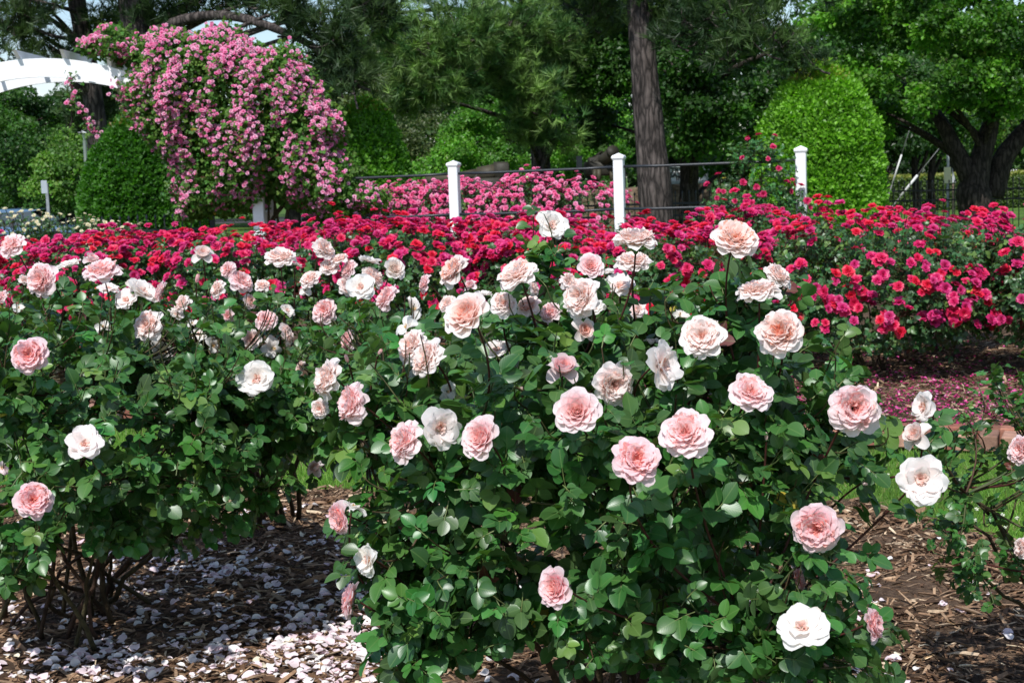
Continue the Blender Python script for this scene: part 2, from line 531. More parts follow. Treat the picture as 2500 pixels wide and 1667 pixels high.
def shells(blobs, n, g, lo=.8):
    """points on the outside of a union of ellipsoids, with outward normals"""
    B = np.array([[*b[0], *b[1]] for b in blobs])
    wgt = (B[:, 3] * B[:, 4] + B[:, 4] * B[:, 5] + B[:, 3] * B[:, 5]); wgt /= wgt.sum()
    P, Q = [], []
    while sum(map(len, P)) < n:
        k = g.choice(len(B), n * 2, p=wgt)
        u = unit(rnd(n * 2, g=g))
        r = g.uniform(lo, 1.06, (n * 2, 1))
        p = B[k, :3] + u * B[k, 3:] * r
        q = ((p[:, None] - B[None, :, :3]) / B[None, :, 3:])
        d = np.linalg.norm(q, axis=-1); d[np.arange(len(k)), k] = 9
        ok = d.min(1) > .86
        P.append(p[ok]); Q.append(unit(u[ok] / B[k[ok], 3:]))
    return np.concatenate(P)[:n], np.concatenate(Q)[:n]


ALLB, FRONT = [], []


def bush(name, label, cat, group, base, blobs, blooms, nshoot, ncane, leafL, seed, tmpl=LEAF_HI, cane_r=.010, bend_out=.5,
         basecol=(.046, .132, .030), young=.1, zmin=.22, sites=7, pairs=2, shoot_len=.34, cane_col=(.05, .035, .02), bloom_name='rose_bloom', place=None, inner=0, cane_spread=.09):
    """a rose bush: canes, leafy shoots and blooms. blooms: dicts with p, f, r and a place() function"""
    g = np.random.default_rng(seed)
    base = np.asarray(base, float)
    root = empty(name, base, label, cat, group)
    B = np.array([b[0] for b in blobs], float); RB = np.array([b[1] for b in blobs], float)
    cen = B.mean(0)
    # canes: each a tapered tube of its own, from the ground to a fork inside the canopy
    forks, carr = [], []
    for i in range(ncane):
        k = i % len(B)
        e = B[k] + g.uniform(-.55, .55, 3) * RB[k]
        e[2] = max(e[2], .35)
        s = base + np.array([g.uniform(-1, 1) * cane_spread, g.uniform(-1, 1) * cane_spread, -.02])
        m = lerp(s, e, .5); m[2] += .12 * (e[2]); m[:2] = lerp(m[:2], s[:2], .25)
        P = bez(s, m, e, 9) + np.concatenate([[[0, 0, 0]], g.normal(size=(8, 3)) * .010])
        A = Acc(); tube(A, P, np.linspace(cane_r * g.uniform(.7, 1.15), cane_r * .38, 9), 7, np.asarray(cane_col) * g.uniform(.7, 1.3) * np.array([1, g.uniform(.8, 1.25), 1]))
        A.build('cane', M_CANE, root)
        forks += [P[j] for j in (4, 5, 6, 7, 8)]
        carr.append(P)
    forks = np.array(forks)
    tips, nrm = shells(blobs, nshoot, g) if nshoot else (np.zeros((0, 3)), np.zeros((0, 3)))
    ok = tips[:, 2] > zmin if len(tips) else np.zeros(0, bool)
    tips, nrm = tips[ok], nrm[ok]
    F_, T_ = Acc(), Acc()
    allb = ALLB if any(b is blooms for b in FRONT) else blooms
    bp = np.array([b['p'] for b in allb]) if allb else np.zeros((0, 3))
    br = np.array([b['r'] for b in allb]) if allb else np.zeros(0)
    if len(bp): bx, by, bd = project(bp)

    def keep(P):
        if not len(bp): return np.ones(len(P), bool)
        d = np.linalg.norm(P[:, None] - bp[None], axis=-1)
        k = (d > br * 1.05).all(1)
        x, y, z = project(P)
        rp = br * FPX / bd
        hit = (np.hypot(x[:, None] - bx, y[:, None] - by) < rp * .95 + leafL * .08 * FPX / z[:, None]) & (z[:, None] < bd + .01)
        return k & ~hit.any(1)

    shoots = []
    for t, u in zip(tips, nrm):
        dj = np.linalg.norm(forks - t, axis=1) + g.uniform(0, .12, len(forks))
        f = forks[np.argmin(dj)]
        out = unit(u + np.array([0, 0, .55]) + g.normal(size=3) * .25)
        s = lerp(t, f, min(1.0, shoot_len / max(np.linalg.norm(f - t), 1e-3)) if g.uniform() < .6 else 1.0)
        m = t - out * np.linalg.norm(t - s) * .5
        shoots.append((bez(s, m, t, 8), 0, None))
    for b in blooms:
        t = b['p'] - unit(b['f']) * b['r'] * .3
        dj = np.linalg.norm(forks - (t - np.array([0, 0, .25])), axis=1)
        f = forks[np.argmin(dj)] + np.array([0, .08, 0])
        l = np.linalg.norm(f - t)
        s = lerp(t, f, min(1.0, .5 / max(l, 1e-3)))
        down = unit(-unit(b['f']) * .8 + np.array([0, .55, -.6]))
        m = t + down * min(.28, l * .6)
        shoots.append((bez(s, m, t, 12), 1, b))
    PP, DD, NN, LL = [], [], [], []
    for P, isb, b in shoots:
        seg = np.linalg.norm(np.diff(P, axis=0), axis=1); cum = np.concatenate([[0], np.cumsum(seg)]); tot = cum[-1]
        red = np.array([.07, .022, .018]) if isb else lerp((.06, .09, .03), (.07, .03, .02), g.uniform())
        tube(T_, P, np.linspace(.0034, .0022 if isb else .0013, len(P)), 5, red, cap=False)
        a0 = .05 if isb else 0.0
        k = sites if not isb else sites - 1
        az = g.uniform(0, 6.28)
        for j in range(k):
            sdist = tot - a0 - j * (.042 if not isb else .05) * (leafL / .042)
            if sdist < 0: break
            p = np.array([np.interp(sdist, cum, P[:, c]) for c in range(3)])
            i = min(len(P) - 2, np.searchsorted(cum, sdist)); T = unit(P[max(i, 1)] - P[max(i, 1) - 1])
            az += 2.4
            A = unit(np.cross(T, [0.3, .5, .8])); Bv = np.cross(T, A)
            rad = A * math.cos(az) + Bv * math.sin(az)
            outw = unit(p - np.array([cen[0], cen[1], cen[2] - .25]))
            d = rad * .9 + T * .35 + outw * .45 + np.array([0, -.15, -.05])
            PP.append(p); DD.append(d)
            NN.append(np.array([0, -.18, .75]) + outw * .7 + T * .3 + g.normal(size=3) * .33)
            LL.append(leafL * g.uniform(.7, 1.12) * (.75 if j == 0 else 1))
    if inner:   # leaves inside the canopy, off the canes
        k = g.choice(len(B), inner)
        p = B[k] + unit(rnd(inner, g=g)) * RB[k] * g.uniform(.3, .85, (inner, 1))
        PP += list(p); DD += list(rnd(inner, g=g) + [0, 0, -.2]); NN += list(rnd(inner, g=g) * .5 + [0, -.1, .8]); LL += list(leafL * g.uniform(.7, 1, inner))
    PP, DD, NN, LL = map(np.array, (PP, DD, NN, LL))
    ok = PP[:, 2] > .12
    compound(F_, T_, PP[ok], DD[ok], NN[ok], LL[ok], g, tmpl, pairs, basecol, young, keep)
    F_.build('foliage', M_LEAF, root)
    T_.build('stems', M_STEM, root)
    for i, b in enumerate(blooms):
        (place or std_place)(root, b, i, bloom_name)
    return root


def std_place(root, b, i, nm):
    place_bloom(root, b['p'], b['f'], b['r'], b['kind'], b['pal'], b['var'], b['spin'], nm, b.get('sq', 1.0))


FACE = {'c': (0, -1, .35), 'cu': (0, -.8, .9), 'u': (.05, -.28, 1), 'l': (-.85, -.45, .35), 'lu': (-.7, -.5, .8), 'ld': (-.7, -.7, -.15),
        'r': (.85, -.45, .3), 'ru': (.65, -.5, .8), 'rd': (.6, -.8, .05), 'cl': (-.45, -.85, .35), 'cr': (.45, -.85, .35), 'd': (0, -.95, -.1),
        'back': (.55, .35, .6), 'L': (-1, -.15, .2)}


def bl(rows, seed, rreal=.047):
    """bloom rows: px, py, diameter px, facing, kind, palette -> dicts with world data"""
    g = np.random.default_rng(seed); out = []
    for i, (px, py, d, f, kind, pal, *Y) in enumerate(rows):
        Yd = Y[0] if Y else None
        rr = rreal * (1.0 if kind in ('rosette', 'dome', 'spiral') else 1.05)
        if Yd is None: Yd = float(np.clip(2 * rreal * FPX / d, 2.55 if rreal < .05 else 4.0, 5.0))
        p = at(px, py, Yd)
        r = d / 2 / FPX * Yd * (1.06 if f in ('c', 'cu', 'cl', 'cr') else 1.14)
        if kind == 'bud': r *= .75
        fv = np.array(FACE[f]) / np.linalg.norm(FACE[f]) + g.normal(size=3) * .20
        if d < 56 and pal in ('pink', 'rose') and g.uniform() < .6: pal = 'pale'
        out.append(dict(p=p, f=fv, r=r, kind=kind, pal=pal, var=int(g.integers(0, 6)), spin=g.uniform(0, 6.28), sq=g.uniform(.9, 1.15)))
    return out
# ------------------------------------------------------------------ front rose bushes
def blob(px, py, Y, rx, ry, rz): return (at(px, py, Y), (rx, ry, rz))


CENTER = [
 (1154,783,126,'cl','spiral','peach',2.75),(1441,655,66,'c','spiral','pink',3.3),(1552,601,100,'u','dome','pale',3.15),(1545,650,84,'u','dome','pale',3.3),
 (1428,730,94,'lu','dome','pale',3.1),(1424,806,56,'rd','cup','peach',3.1),(1374,909,84,'cu','cup','pink',2.95),(1412,1009,116,'c','spiral','pink',2.72),
 (1493,936,106,'cr','rosette','pale',2.9),(1607,894,114,'rd','open','pale',2.85),(1715,826,110,'c','rosette','pale',2.95),(1791,592,115,'cu','rosette','peach',3.0),
 (1852,723,100,'u','dome','pale',3.0),(1892,680,72,'ru','dome','pale',3.12),(1908,816,116,'c','rosette','peach',2.85),(1828,965,108,'cr','rosette','pink',2.85),
 (1677,1065,128,'c','rosette','pink',2.62),(1550,1129,124,'c','rosette','rose',2.6),(2081,997,130,'c','rosette','pink',2.75),(2245,1169,122,'c','open','pale',2.8),
 (1998,1286,114,'d','rosette','rose',2.75),(1959,1534,132,'c','open','white',2.6),(2121,1525,78,'r','rosette','rose',2.75),(1940,1414,64,'r','rosette','rose',2.9),
 (1369,1435,108,'cl','spiral','rose',2.65),(866,1467,84,'L','rosette','rose',2.9),(903,1366,78,'l','open','white',2.9),(838,1262,80,'ld','rosette','rose',2.95),(862,1240,66,'back','spent','white',2.93),
 (1187,1074,112,'cl','spiral','pink',2.75),(1072,1043,100,'cr','open','pale',2.85),(1000,1085,100,'l','dome','pink',2.85),(875,988,100,'l','dome','pink',2.95),
 (815,929,94,'l','dome','pale',3.05),(784,998,48,'cl','rosette','pink',3.1),(1052,880,96,'l','dome','pale',3.05),(1015,850,84,'l','dome','pale',3.15),(995,802,62,'lu','spent','white',3.2),
 (1269,680,96,'lu','dome','pale',3.2),(1229,745,68,'cu','dome','pale',3.25),(1292,752,58,'lu','dome','peach',3.3),(1347,768,56,'cu','rosette','pink',3.3),(1450,758,60,'u','open','white',3.25),
 (1514,703,72,'u','open','pale',3.4),(2259,994,72,'l','open','pale',3.0),(2241,1068,70,'lu','cup','pale',2.95),(1871,1074,30,'u','bud','pink',2.85),(924,865,32,'cu','bud','pink',3.1),
 (850,884,34,'cu','bud','pink',3.15),(1091,955,46,'rd','spent','white',3.1),(1213,856,64,'cu','open','pale',3.35),(1592,833,34,'u','spent','pale',3.3),(1275,958,26,'u','bud','pink',3.1),
 (1012,905,48,'r','spent','white',3.2),(955,1045,36,'l','spent','pale',3.15),(1064,852,46,'ru','spent','white',3.25),(1660,770,42,'u','spent','white',3.4),(2105,1180,26,'rd','bud','pink',2.95),
]
BEHIND = [
 (1180,722,40,'u','open','white'),(1095,745,46,'lu','dome','pale'),(1385,690,44,'ru','dome','pink'),(1480,668,36,'u','open','white'),(1560,760,44,'lu','dome','pale'),(1150,700,34,'cu','cup','pink'),
 (1114,668,78,'lu','rosette','peach'),(1043,695,44,'l','dome','pink'),(880,703,70,'cr','open','white'),(905,682,58,'r','dome','pale'),(901,642,50,'u','open','white'),
 (957,661,54,'r','spiral','white'),(857,662,46,'lu','dome','pink'),(804,658,44,'u','dome','pink'),(953,733,66,'l','dome','pink'),(1007,755,58,'r','spent','white'),(857,833,56,'l','dome','pink'),
 (1345,553,76,'ru','open','white'),(1302,528,18,'u','bud','pink'),(1740,840,36,'u','spent','white'),(1297,705,44,'r','dome','pink'),
]
LEFT = [
 (310,735,54,'lu','open','pale'),(222,640,40,'u','cup','pink'),(430,770,40,'ru','open','white'),(300,1010,34,'cl','spent','pale'),(60,690,36,'ru','dome','pale'),
 (34,607,62,'lu','dome','pink'),(111,686,88,'cl','rosette','pink'),(170,653,58,'u','open','white'),(253,672,86,'u','dome','pink'),(264,709,50,'u','open','pale'),(344,718,76,'ru','open','white'),
 (400,715,50,'l','rosette','pink'),(369,799,84,'cl','dome','pale'),(400,856,66,'rd','spent','white'),(78,871,94,'c','rosette','rose',3.85),(143,917,46,'r','dome','white'),(209,1086,90,'cu','open','pale',3.75),
 (83,1224,94,'c','rosette','rose',3.72),(249,799,42,'u','spent','white'),(486,818,40,'cu','open','white'),(517,845,46,'r','spent','white'),(10,728,36,'l','dome','pink'),(46,752,30,'cu','spent','white'),
 (195,945,16,'u','bud','white'),(205,1058,18,'l','bud','rose'),(470,1010,26,'rd','spent','white'),(8,1140,40,'ld','spent','pink'),(470,790,30,'cu','spent','white'),
]
LBACK = [
 (560,660,40,'lu','dome','pink'),(640,700,38,'cu','dome','pale'),(720,650,34,'u','open','white'),(830,640,44,'u','dome','pale'),(845,700,50,'cr','rosette','pink'),(450,745,44,'lu','dome','pale'),(700,760,38,'ru','open','white'),(560,770,36,'cl','cup','pink'),(480,690,34,'u','bud','rose'),(740,900,36,'l','dome','pale'),
 (496,626,50,'u','cup','pale'),(685,636,70,'u','dome','pale'),(786,613,56,'ru','dome','pale'),(760,686,52,'lu','dome','pink'),(746,709,32,'cu','spent','white'),(536,707,44,'l','dome','pink'),
 (586,692,60,'ru','dome','pink'),(605,737,36,'r','dome','peach'),(628,925,88,'c','open','white'),(612,831,52,'cr','spiral','pink'),(664,850,56,'rd','spent','white'),(693,818,54,'r','dome','pale'),
 (649,785,58,'cu','dome','pink'),(796,762,64,'c','rosette','pink'),(773,1146,46,'cu','cup','pink'),
]
RIGHT = [(2499,1100,70,'l','rosette','pink',3.3),(2502,1338,52,'l','dome','pale',3.3)]
F_CENTER, F_BEHIND, F_LEFT, F_LBACK, F_RIGHT = bl(CENTER, 11), bl(BEHIND, 12), bl(LEFT, 13, .055), bl(LBACK, 14, .054), bl(RIGHT, 15)
FRONT += [F_CENTER, F_BEHIND, F_LEFT, F_LBACK, F_RIGHT]
for f_ in FRONT: ALLB.extend(f_)
B_CENTER = [blob(1500,900,3.3,.42,.36,.23), blob(1250,980,3.15,.38,.30,.24), blob(1010,1010,3.2,.20,.24,.20), blob(1740,960,3.2,.36,.32,.26), blob(1500,1120,3.0,.42,.26,.26),
            blob(1190,1270,3.0,.30,.24,.24), blob(1560,1330,3.0,.31,.24,.18), blob(1800,1290,3.0,.27,.24,.22), blob(2060,1085,3.05,.13,.12,.07), blob(1080,1450,2.95,.16,.18,.13),
            blob(1880,1530,2.85,.24,.2,.16), blob(1330,1400,3.1,.22,.2,.13), blob(1790,790,3.25,.20,.2,.12), blob(1480,800,3.4,.30,.2,.10), blob(1000,1270,3.05,.13,.14,.22), blob(1010,1570,2.95,.10,.14,.12), blob(1440,1480,3.0,.12,.14,.12), blob(1700,1580,2.95,.16,.14,.12)]
center = bush('rose_bush', 'large pale pink rose bush full of ruffled blooms, nearest the camera in the middle', 'rose bush', 'pale pink rose bushes in the front bed',
              (on_ground(1500, 1667)[0] * .84, 3.42, 0), B_CENTER, F_CENTER, 380, 16, .047, 21, cane_r=.0105, inner=560, young=.07)

B_BEHIND = [blob(1130,880,4.3,.42,.4,.20), blob(1350,860,4.2,.42,.4,.20), blob(950,900,4.2,.30,.3,.22), blob(1340,640,4.1,.055,.055,.17), blob(1600,860,4.2,.3,.3,.18), blob(1680,1130,4.1,.35,.3,.4), blob(1300,1000,4.2,.5,.3,.3)]
bush('rose_bush', 'pale pink rose bush with one tall shoot, half hidden behind the nearest bush', 'rose bush', 'pale pink rose bushes in the front bed',
     (at(1690, 1400, 4.3)[0], 4.35, 0), B_BEHIND, F_BEHIND, 260, 10, .042, 22, inner=150, cane_col=(.06, .022, .012), cane_r=.013)

B_LEFT = [blob(120,880,4.4,.50,.44,.24), blob(370,940,4.45,.44,.42,.24), blob(60,1040,4.2,.43,.38,.29), blob(330,1080,4.3,.40,.38,.29), blob(560,1060,4.5,.25,.33,.25), blob(160,1180,4.25,.34,.3,.15), blob(30,1330,4.2,.14,.16,.10), blob(300,1270,4.3,.12,.16,.10),
          blob(540,1190,4.5,.22,.24,.15), blob(0,1380,4.1,.11,.14,.13), blob(400,1290,4.6,.13,.16,.08), blob(-80,950,4.3,.33,.33,.33)]
lb = on_ground(150, 1540)
bush('rose_bush', 'pale pink rose bush with bare brown canes over petal-strewn mulch, at the left edge', 'rose bush', 'pale pink rose bushes in the front bed',
     (lb[0], lb[1], 0), B_LEFT, F_LEFT, 310, 24, .046, 23, inner=380, cane_r=.0105, zmin=.34, cane_spread=.30)

B_LBACK = [blob(620,890,4.7,.42,.4,.25), blob(800,920,4.7,.34,.4,.25), blob(450,860,4.9,.35,.35,.20), blob(640,970,4.7,.38,.36,.19), blob(830,1010,4.6,.24,.3,.17), blob(300,850,5.1,.5,.3,.18)]
lb2 = on_ground(700, 1235)
bush('rose_bush', 'pale pink rose bush with dark canes between the left bush and the nearest bush', 'rose bush', 'pale pink rose bushes in the front bed',
     (lb2[0], lb2[1] - .3, 0), B_LBACK, F_LBACK, 300, 12, .042, 24, inner=260, cane_r=.012, zmin=.45, cane_spread=.12)

B_RIGHT = [blob(2440,1130,3.7,.30,.22,.13), blob(2520,1230,3.6,.30,.24,.2), blob(2420,1350,3.6,.16,.2,.14), blob(2600,1100,3.7,.3,.3,.3)]
rb = on_ground(2700, 1560)
bush('rose_bush', 'straggly small-leaved rose bush leaning in at the right edge over bare mulch', 'rose bush', 'pale pink rose bushes in the front bed',
     (at(2620, 1400, 3.9)[0], 3.9, 0), B_RIGHT, F_RIGHT, 115, 6, .029, 25, inner=30, zmin=.35)
# ------------------------------------------------------------------ small garden roses
def small_rose(seed, deep, mid, edge, rings, mat, nm, nu=3, nv=4):
    g = np.random.default_rng(seed); A = Acc()
    for k, (n, L, a, b, W) in enumerate(rings):
        a0 = g.uniform(0, 6)
        for i in range(n):
            petal(A, a0 + i * 2 * np.pi / n + g.uniform(-.2, .2), .04, .02 * k, L * g.uniform(.85, 1.1), W, D(a + g.uniform(-8, 8)), D(b + g.uniform(-15, 15)), .6, .06,
                  lerp(deep, mid, .4 * k / 2), lerp(mid, edge, g.uniform(.1, 1)), g, nu=nu, nv=nv, tip=.2, point=.5)
    return A.mesh(nm, mat)


RG = [(7, 1.0, 62, 98, .44), (7, .85, 45, 74, .38), (5, .66, 25, 50, .3), (4, .45, 8, 25, .22)]
RED = [small_rose(i, (.50, .005, .03), c, e, RG, M_RED, 'red_rose_bloom') for i, (c, e) in enumerate([
    ((.68, .010, .075), (.76, .03, .14)), ((.64, .010, .14), (.74, .05, .24)), ((.74, .012, .05), (.80, .035, .09)), ((.58, .010, .16), (.72, .08, .32)), ((.68, .012, .11), (.78, .05, .19)), ((.54, .01, .15), (.68, .10, .32))])]
PINKR = [small_rose(20 + i, (.60, .02, .10), c, e, RG[:3], M_PINK, 'pink_rose_bloom') for i, (c, e) in enumerate([
    ((.84, .16, .38), (.90, .32, .56)), ((.82, .10, .30), (.88, .24, .46)), ((.86, .26, .50), (.92, .52, .72))])]
CLIMB = [small_rose(30 + i, (.66, .08, .22), c, e, [(6, 1.0, 60, 95, .5), (6, .8, 30, 60, .42), (4, .55, 5, 20, .3)], M_PINK, 'climbing_rose_bloom') for i, (c, e) in enumerate([
    ((.84, .26, .52), (.93, .54, .74)), ((.80, .18, .43), (.90, .43, .66)), ((.88, .42, .64), (.95, .74, .88))])]
IVORY = [small_rose(40 + i, (.8, .7, .35), (.85, .82, .6), (.88, .87, .75), RG[:2], M_PETAL, 'ivory_rose_bloom') for i in range(2)]
FENR = [small_rose(50 + i, (.35, .01, .06), (.62, .015, .10), (.72, .06, .22), RG, M_RED, 'crimson_rose_bloom') for i in range(2)]


def lowplace(meshes, g):
    def f(root, b, i, nm):
        link(nm, meshes[b['m']], root, face_matrix(b['p'], b['f'], b['r'], b['spin']))
    return f


def scatter_blooms(blobs, n, g, r, nm, zbias=.0, front=.3, zlo=.3, clump=3):
    """blooms in small clusters on the outside of the blobs, more of them towards the top"""
    out = []
    P, Q = shells(blobs, n * 12, g, .97)
    top = max(b[0][2] + b[1][2] for b in blobs); bot = min(b[0][2] - b[1][2] for b in blobs)
    h = (P[:, 2] - bot) / (top - bot)
    w = np.clip(h, 0, 1) ** zbias * (P[:, 2] > zlo) * np.clip(.25 - Q[:, 1] + Q[:, 2] * .8 + front * 0, .02, 2)
    k = g.choice(len(P), max(1, n // clump), replace=False, p=w / w.sum())
    for i in k:
        for j in range(clump):
            if len(out) >= n: break
            o = g.normal(size=3) * r * 1.15 if j else np.zeros(3)
            out.append(dict(p=P[i] + Q[i] * r * .6 + o, f=Q[i] + np.array([0, -.35, .55]) + g.normal(size=3) * .3, r=r * g.uniform(.7, 1.1), spin=g.uniform(0, 6), m=int(g.integers(0, nm))))
    return out


def stuff_blooms(root, blooms, meshes, mat, name):
    A = Acc()
    for k, me in enumerate(meshes):
        sel = [b for b in blooms if b['m'] == k]
        if not sel: continue
        TV = np.zeros(len(me.vertices) * 3); me.vertices.foreach_get('co', TV); TV = TV.reshape(-1, 3)
        TC = np.zeros(len(TV) * 4); me.attributes['tint'].data.foreach_get('color', TC); TC = TC.reshape(-1, 4)[:, :3]
        F = np.array([list(p.vertices) for p in me.polygons])
        mats = np.array([np.array(face_matrix((0, 0, 0), b['f'], b['r'], b['spin']).to_3x3()) for b in sel])
        A.inst(TV, [F], np.array([b['p'] for b in sel]), mats, np.repeat(TC[None], len(sel), 0))
    tag(A.build(name, mat, root), kind='stuff')


def hedge_bush(name, label, cat, group, X, Y, w, d, z0, z1, nb, r, meshes, mat, seed, bname, nshoot=230, leafL=.036, zb=.8, ncane=9, col_=(.040, .115, .036), clump=3, extra=0, tops=4, low=False):
    g = np.random.default_rng(seed)
    zc, rz = (z0 + z1) / 2, (z1 - z0) / 2
    bs = [((X, Y, zc), (w * .5, d * .5, rz * .92))]
    for i in range(tops):
        a = g.uniform(0, 6.28)
        bs.append(((X + math.cos(a) * w * .30, Y + math.sin(a) * d * .28, zc + rz * g.uniform(.1, .52)), (w * .24, d * .24, rz * .46)))
    if low: bs += [((X, Y - .05, .46), (w * .47, d * .47, .26)), ((X + w * .22, Y - .1, .58), (w * .28, d * .4, .28)), ((X - w * .22, Y - .1, .60), (w * .28, d * .4, .26))]
    B = scatter_blooms(bs, nb + extra, g, r, len(meshes), zb, clump=clump, zlo=z0 + .1)
    main, ex = B[:nb], B[nb:]
    root = bush(name, label, cat, group, (X, Y, 0), bs, main, nshoot, ncane, leafL, seed + 500, tmpl=LEAF_LO, basecol=col_, young=.12,
                sites=6, pairs=1, shoot_len=.3, bloom_name=bname, place=lowplace(meshes, g), inner=nshoot, cane_r=.011, zmin=z0)
    if ex: stuff_blooms(root, ex, meshes, mat, bname)
    return root


def row_y(X): return 9.75 - .28 * (X - 2.75)


RL = ['red rose bush over petal-littered mulch, cut by the right edge', 'broad red rose bush with a fan of bare canes below, second from the right edge',
      'red rose bush in front of the white post that carries the crimson climbing rose', 'red rose bush in front of the middle white fence post', 'red rose bush in front of the leftmost white fence post',
      'red rose bush right below the hanging pink climbing rose', 'red rose bush below the dark round evergreen', 'red rose bush in front of the ivory white roses, at the left edge']
for i, (X, w, z1) in enumerate([(4.05, 1.9, 1.18), (2.55, 1.95, 1.22), (1.15, 1.5, 1.22), (.25, 1.3, 1.30), (-.85, 1.4, 1.30), (-2.05, 1.5, 1.29), (-3.25, 1.5, 1.27), (-4.5, 1.5, 1.24)]):
    Y = row_y(X) + (.1 if i % 2 else 0)
    hedge_bush('red_rose_bush', RL[i], 'rose bush', 'red rose bushes in the middle row', X, Y, w, 1.6, .20 if i < 3 else .30, z1 - (.05 if i < 2 else .11), 99, .0435, RED, M_RED, 300 + i, 'red_rose_bloom', nshoot=640, leafL=.042, extra=280 if i > 0 else 220, clump=4, zb=.18 if i < 3 else .8, ncane=14, low=i < 3)
hedge_bush('red_rose_bush', 'red rose bush standing behind the broad one, seen at the far right edge', 'rose bush', 'red rose bushes in the middle row', 4.75, row_y(4.6) + .9, 1.6, 1.2, .24, 1.16, 99, .0435, RED, M_RED, 338, 'red_rose_bloom', nshoot=420, leafL=.042, clump=4, zb=.4, extra=120, low=True)
# a second rank behind fills the hedge
for i, (X, lab) in enumerate([(3.3, 'second-row red rose bush below the black iron fence on the right'), (1.95, 'second-row red rose bush beside the right white fence post'), (.75, 'second-row red rose bush between the middle and right white fence posts'),
                              (-.3, 'second-row red rose bush just right of the leftmost white fence post'), (-1.5, 'second-row red rose bush in front of the pink rose hedge')]):
    hedge_bush('red_rose_bush', lab, 'rose bush', 'red rose bushes in the middle row', X, row_y(X) + 1.35, 1.35, 1.1, .35, 1.15 + .02 * (i % 2), 99, .0435, RED, M_RED, 340 + i, 'red_rose_bloom', nshoot=180, clump=4, zb=1.2, ncane=7, extra=60)

PL = ['pink rose bush beside the hanging tail of the climbing rose', 'pink rose bush behind the leftmost white fence post, left of its post', 'pink rose bush between the two left white posts, below the gun barrel', 'tallest pink rose bush, in front of the forked pine trunk', 'pink rose bush just left of the middle white post']
for i, (px, top) in enumerate([(905, 450), (1010, 444), (1140, 440), (1285, 424), (1410, 436)]):
    Y = 18.0 - .1 * i
    t = at(px, top, Y)
    hedge_bush('pink_rose_bush', PL[i], 'rose bush', 'bright pink rose bushes behind the white posts', t[0], Y, 1.2, 1.0, .35, t[2] + .0, 99, .040, PINKR, M_PINK, 400 + i, 'pink_rose_bloom', nshoot=110, leafL=.035, zb=1.0, extra=170, clump=4, ncane=6)

for i, (px, lab) in enumerate([(20, 'ivory white rose bush in front of the parked car, at the left edge'), (140, 'ivory white rose bush below the back of the road sign'), (250, 'ivory white rose bush under the dark round evergreen')]):
    t = at(px, 508 + 14 * i, 14.5)
    hedge_bush('white_rose_bush', lab, 'rose bush', 'ivory white rose bushes', t[0], 14.5, 1.0, .9, .4, t[2], 45, .026, IVORY, M_PETAL, 430 + i, 'ivory_rose_bloom', nshoot=120, leafL=.035, zb=1.2, clump=1, ncane=5, col_=(.05, .12, .045))

# small pale roses seen between the red ones
t = at(1280, 500, 12.6)
hedge_bush('pale_rose_bush', 'small rose bush with a few blush blooms between red bushes and the lower black rail', 'rose bush', None, t[0], 12.6, .6, .5, .4, t[2] - .08, 14, .036,
           [small_rose(60, (.8, .35, .3), (.88, .6, .5), (.92, .8, .74), RG, M_PETAL, 'blush_rose_bloom')], M_PETAL, 445, 'blush_rose_bloom', nshoot=60, clump=1, zb=.6, ncane=4)

# ------------------------------------------------------------------ post and rail fence
M_VINYL = tint_mat('white_vinyl', rough=0.35, spec=0.45, noise=.04, nscale=6)
M_BLACK = tint_mat('black_painted_metal', rough=0.4, spec=0.5, noise=.25, nscale=12)
M_PAINT = tint_mat('painted_wood', rough=0.5, spec=0.4, noise=.06, nscale=9, bump=.1, bscale=30)
WHITE = (.86, .87, .88); BLK = (.012, .014, .018)
fp = [at(1107, 392, 16.55), at(1510, 374, 15.98), at(1955, 356, 15.42)]
fence = empty('post_and_rail_fence', (fp[0][0], fp[0][1], 0), 'white capped posts joined by thin black rails, running behind the red roses', 'fence')
rails_z = (-.15, -.62, -1.1)
fa = math.atan2(fp[2][1] - fp[0][1], fp[2][0] - fp[0][0])
MF = rotz(fa)
fpts = [fp[0] - (fp[1] - fp[0])] + fp
for p in fp:
    A = Acc(); box(A, (p[0], p[1], (p[2] - .06) / 2), (.112, .112, p[2] - .06), MF, WHITE, .008)
    po = A.build('post', M_VINYL, fence, smooth=False)
    A = Acc()
    lathe(A, [(.0, .0), (.074, 0.0), (.098, .030), (.098, .046), (.088, .056), (.0, .086)], (p[0], p[1], p[2] - .085), 4, WHITE, M=MF @ rotz(math.pi / 4) * np.array([1, 1, 1]))
    A.build('cap', M_VINYL, po, smooth=False)
for zz in rails_z:
    for a, b in zip(fpts[:-1], fpts[1:]):
        P = np.array([lerp(a, b, t) for t in np.linspace(0, 1, 6)]); P[:, 2] += zz - .0; P[1:-1, 2] -= .008
        A = Acc(); tube(A, P, .016, 8, (.02, .024, .03)); A.build('rail', M_BLACK, fence)

# climbing crimson rose on the right end of that fence
t = at(1860, 330, 15.4)
bs = [((t[0], 15.35, 1.45), (.34, .3, .40)), ((t[0] - .3, 15.4, 1.05), (.36, .3, .42)), ((t[0] + .12, 15.35, .9), (.42, .3, .5)), ((t[0] - .18, 15.35, 1.62), (.18, .2, .18))]
g = np.random.default_rng(77)
B = scatter_blooms(bs, 42, g, .045, 2, .3, clump=1, zlo=.6)
bush('climbing_rose', 'loose climbing rose with scattered crimson blooms over the rail beside the right white post', 'climbing rose', None, (t[0], 15.35, 0), bs, B, 190, 7, .042, 78, tmpl=LEAF_LO,
     basecol=(.045, .14, .04), sites=6, pairs=2, bloom_name='crimson_rose_bloom', place=lowplace(FENR, g), inner=90, cane_r=.009)

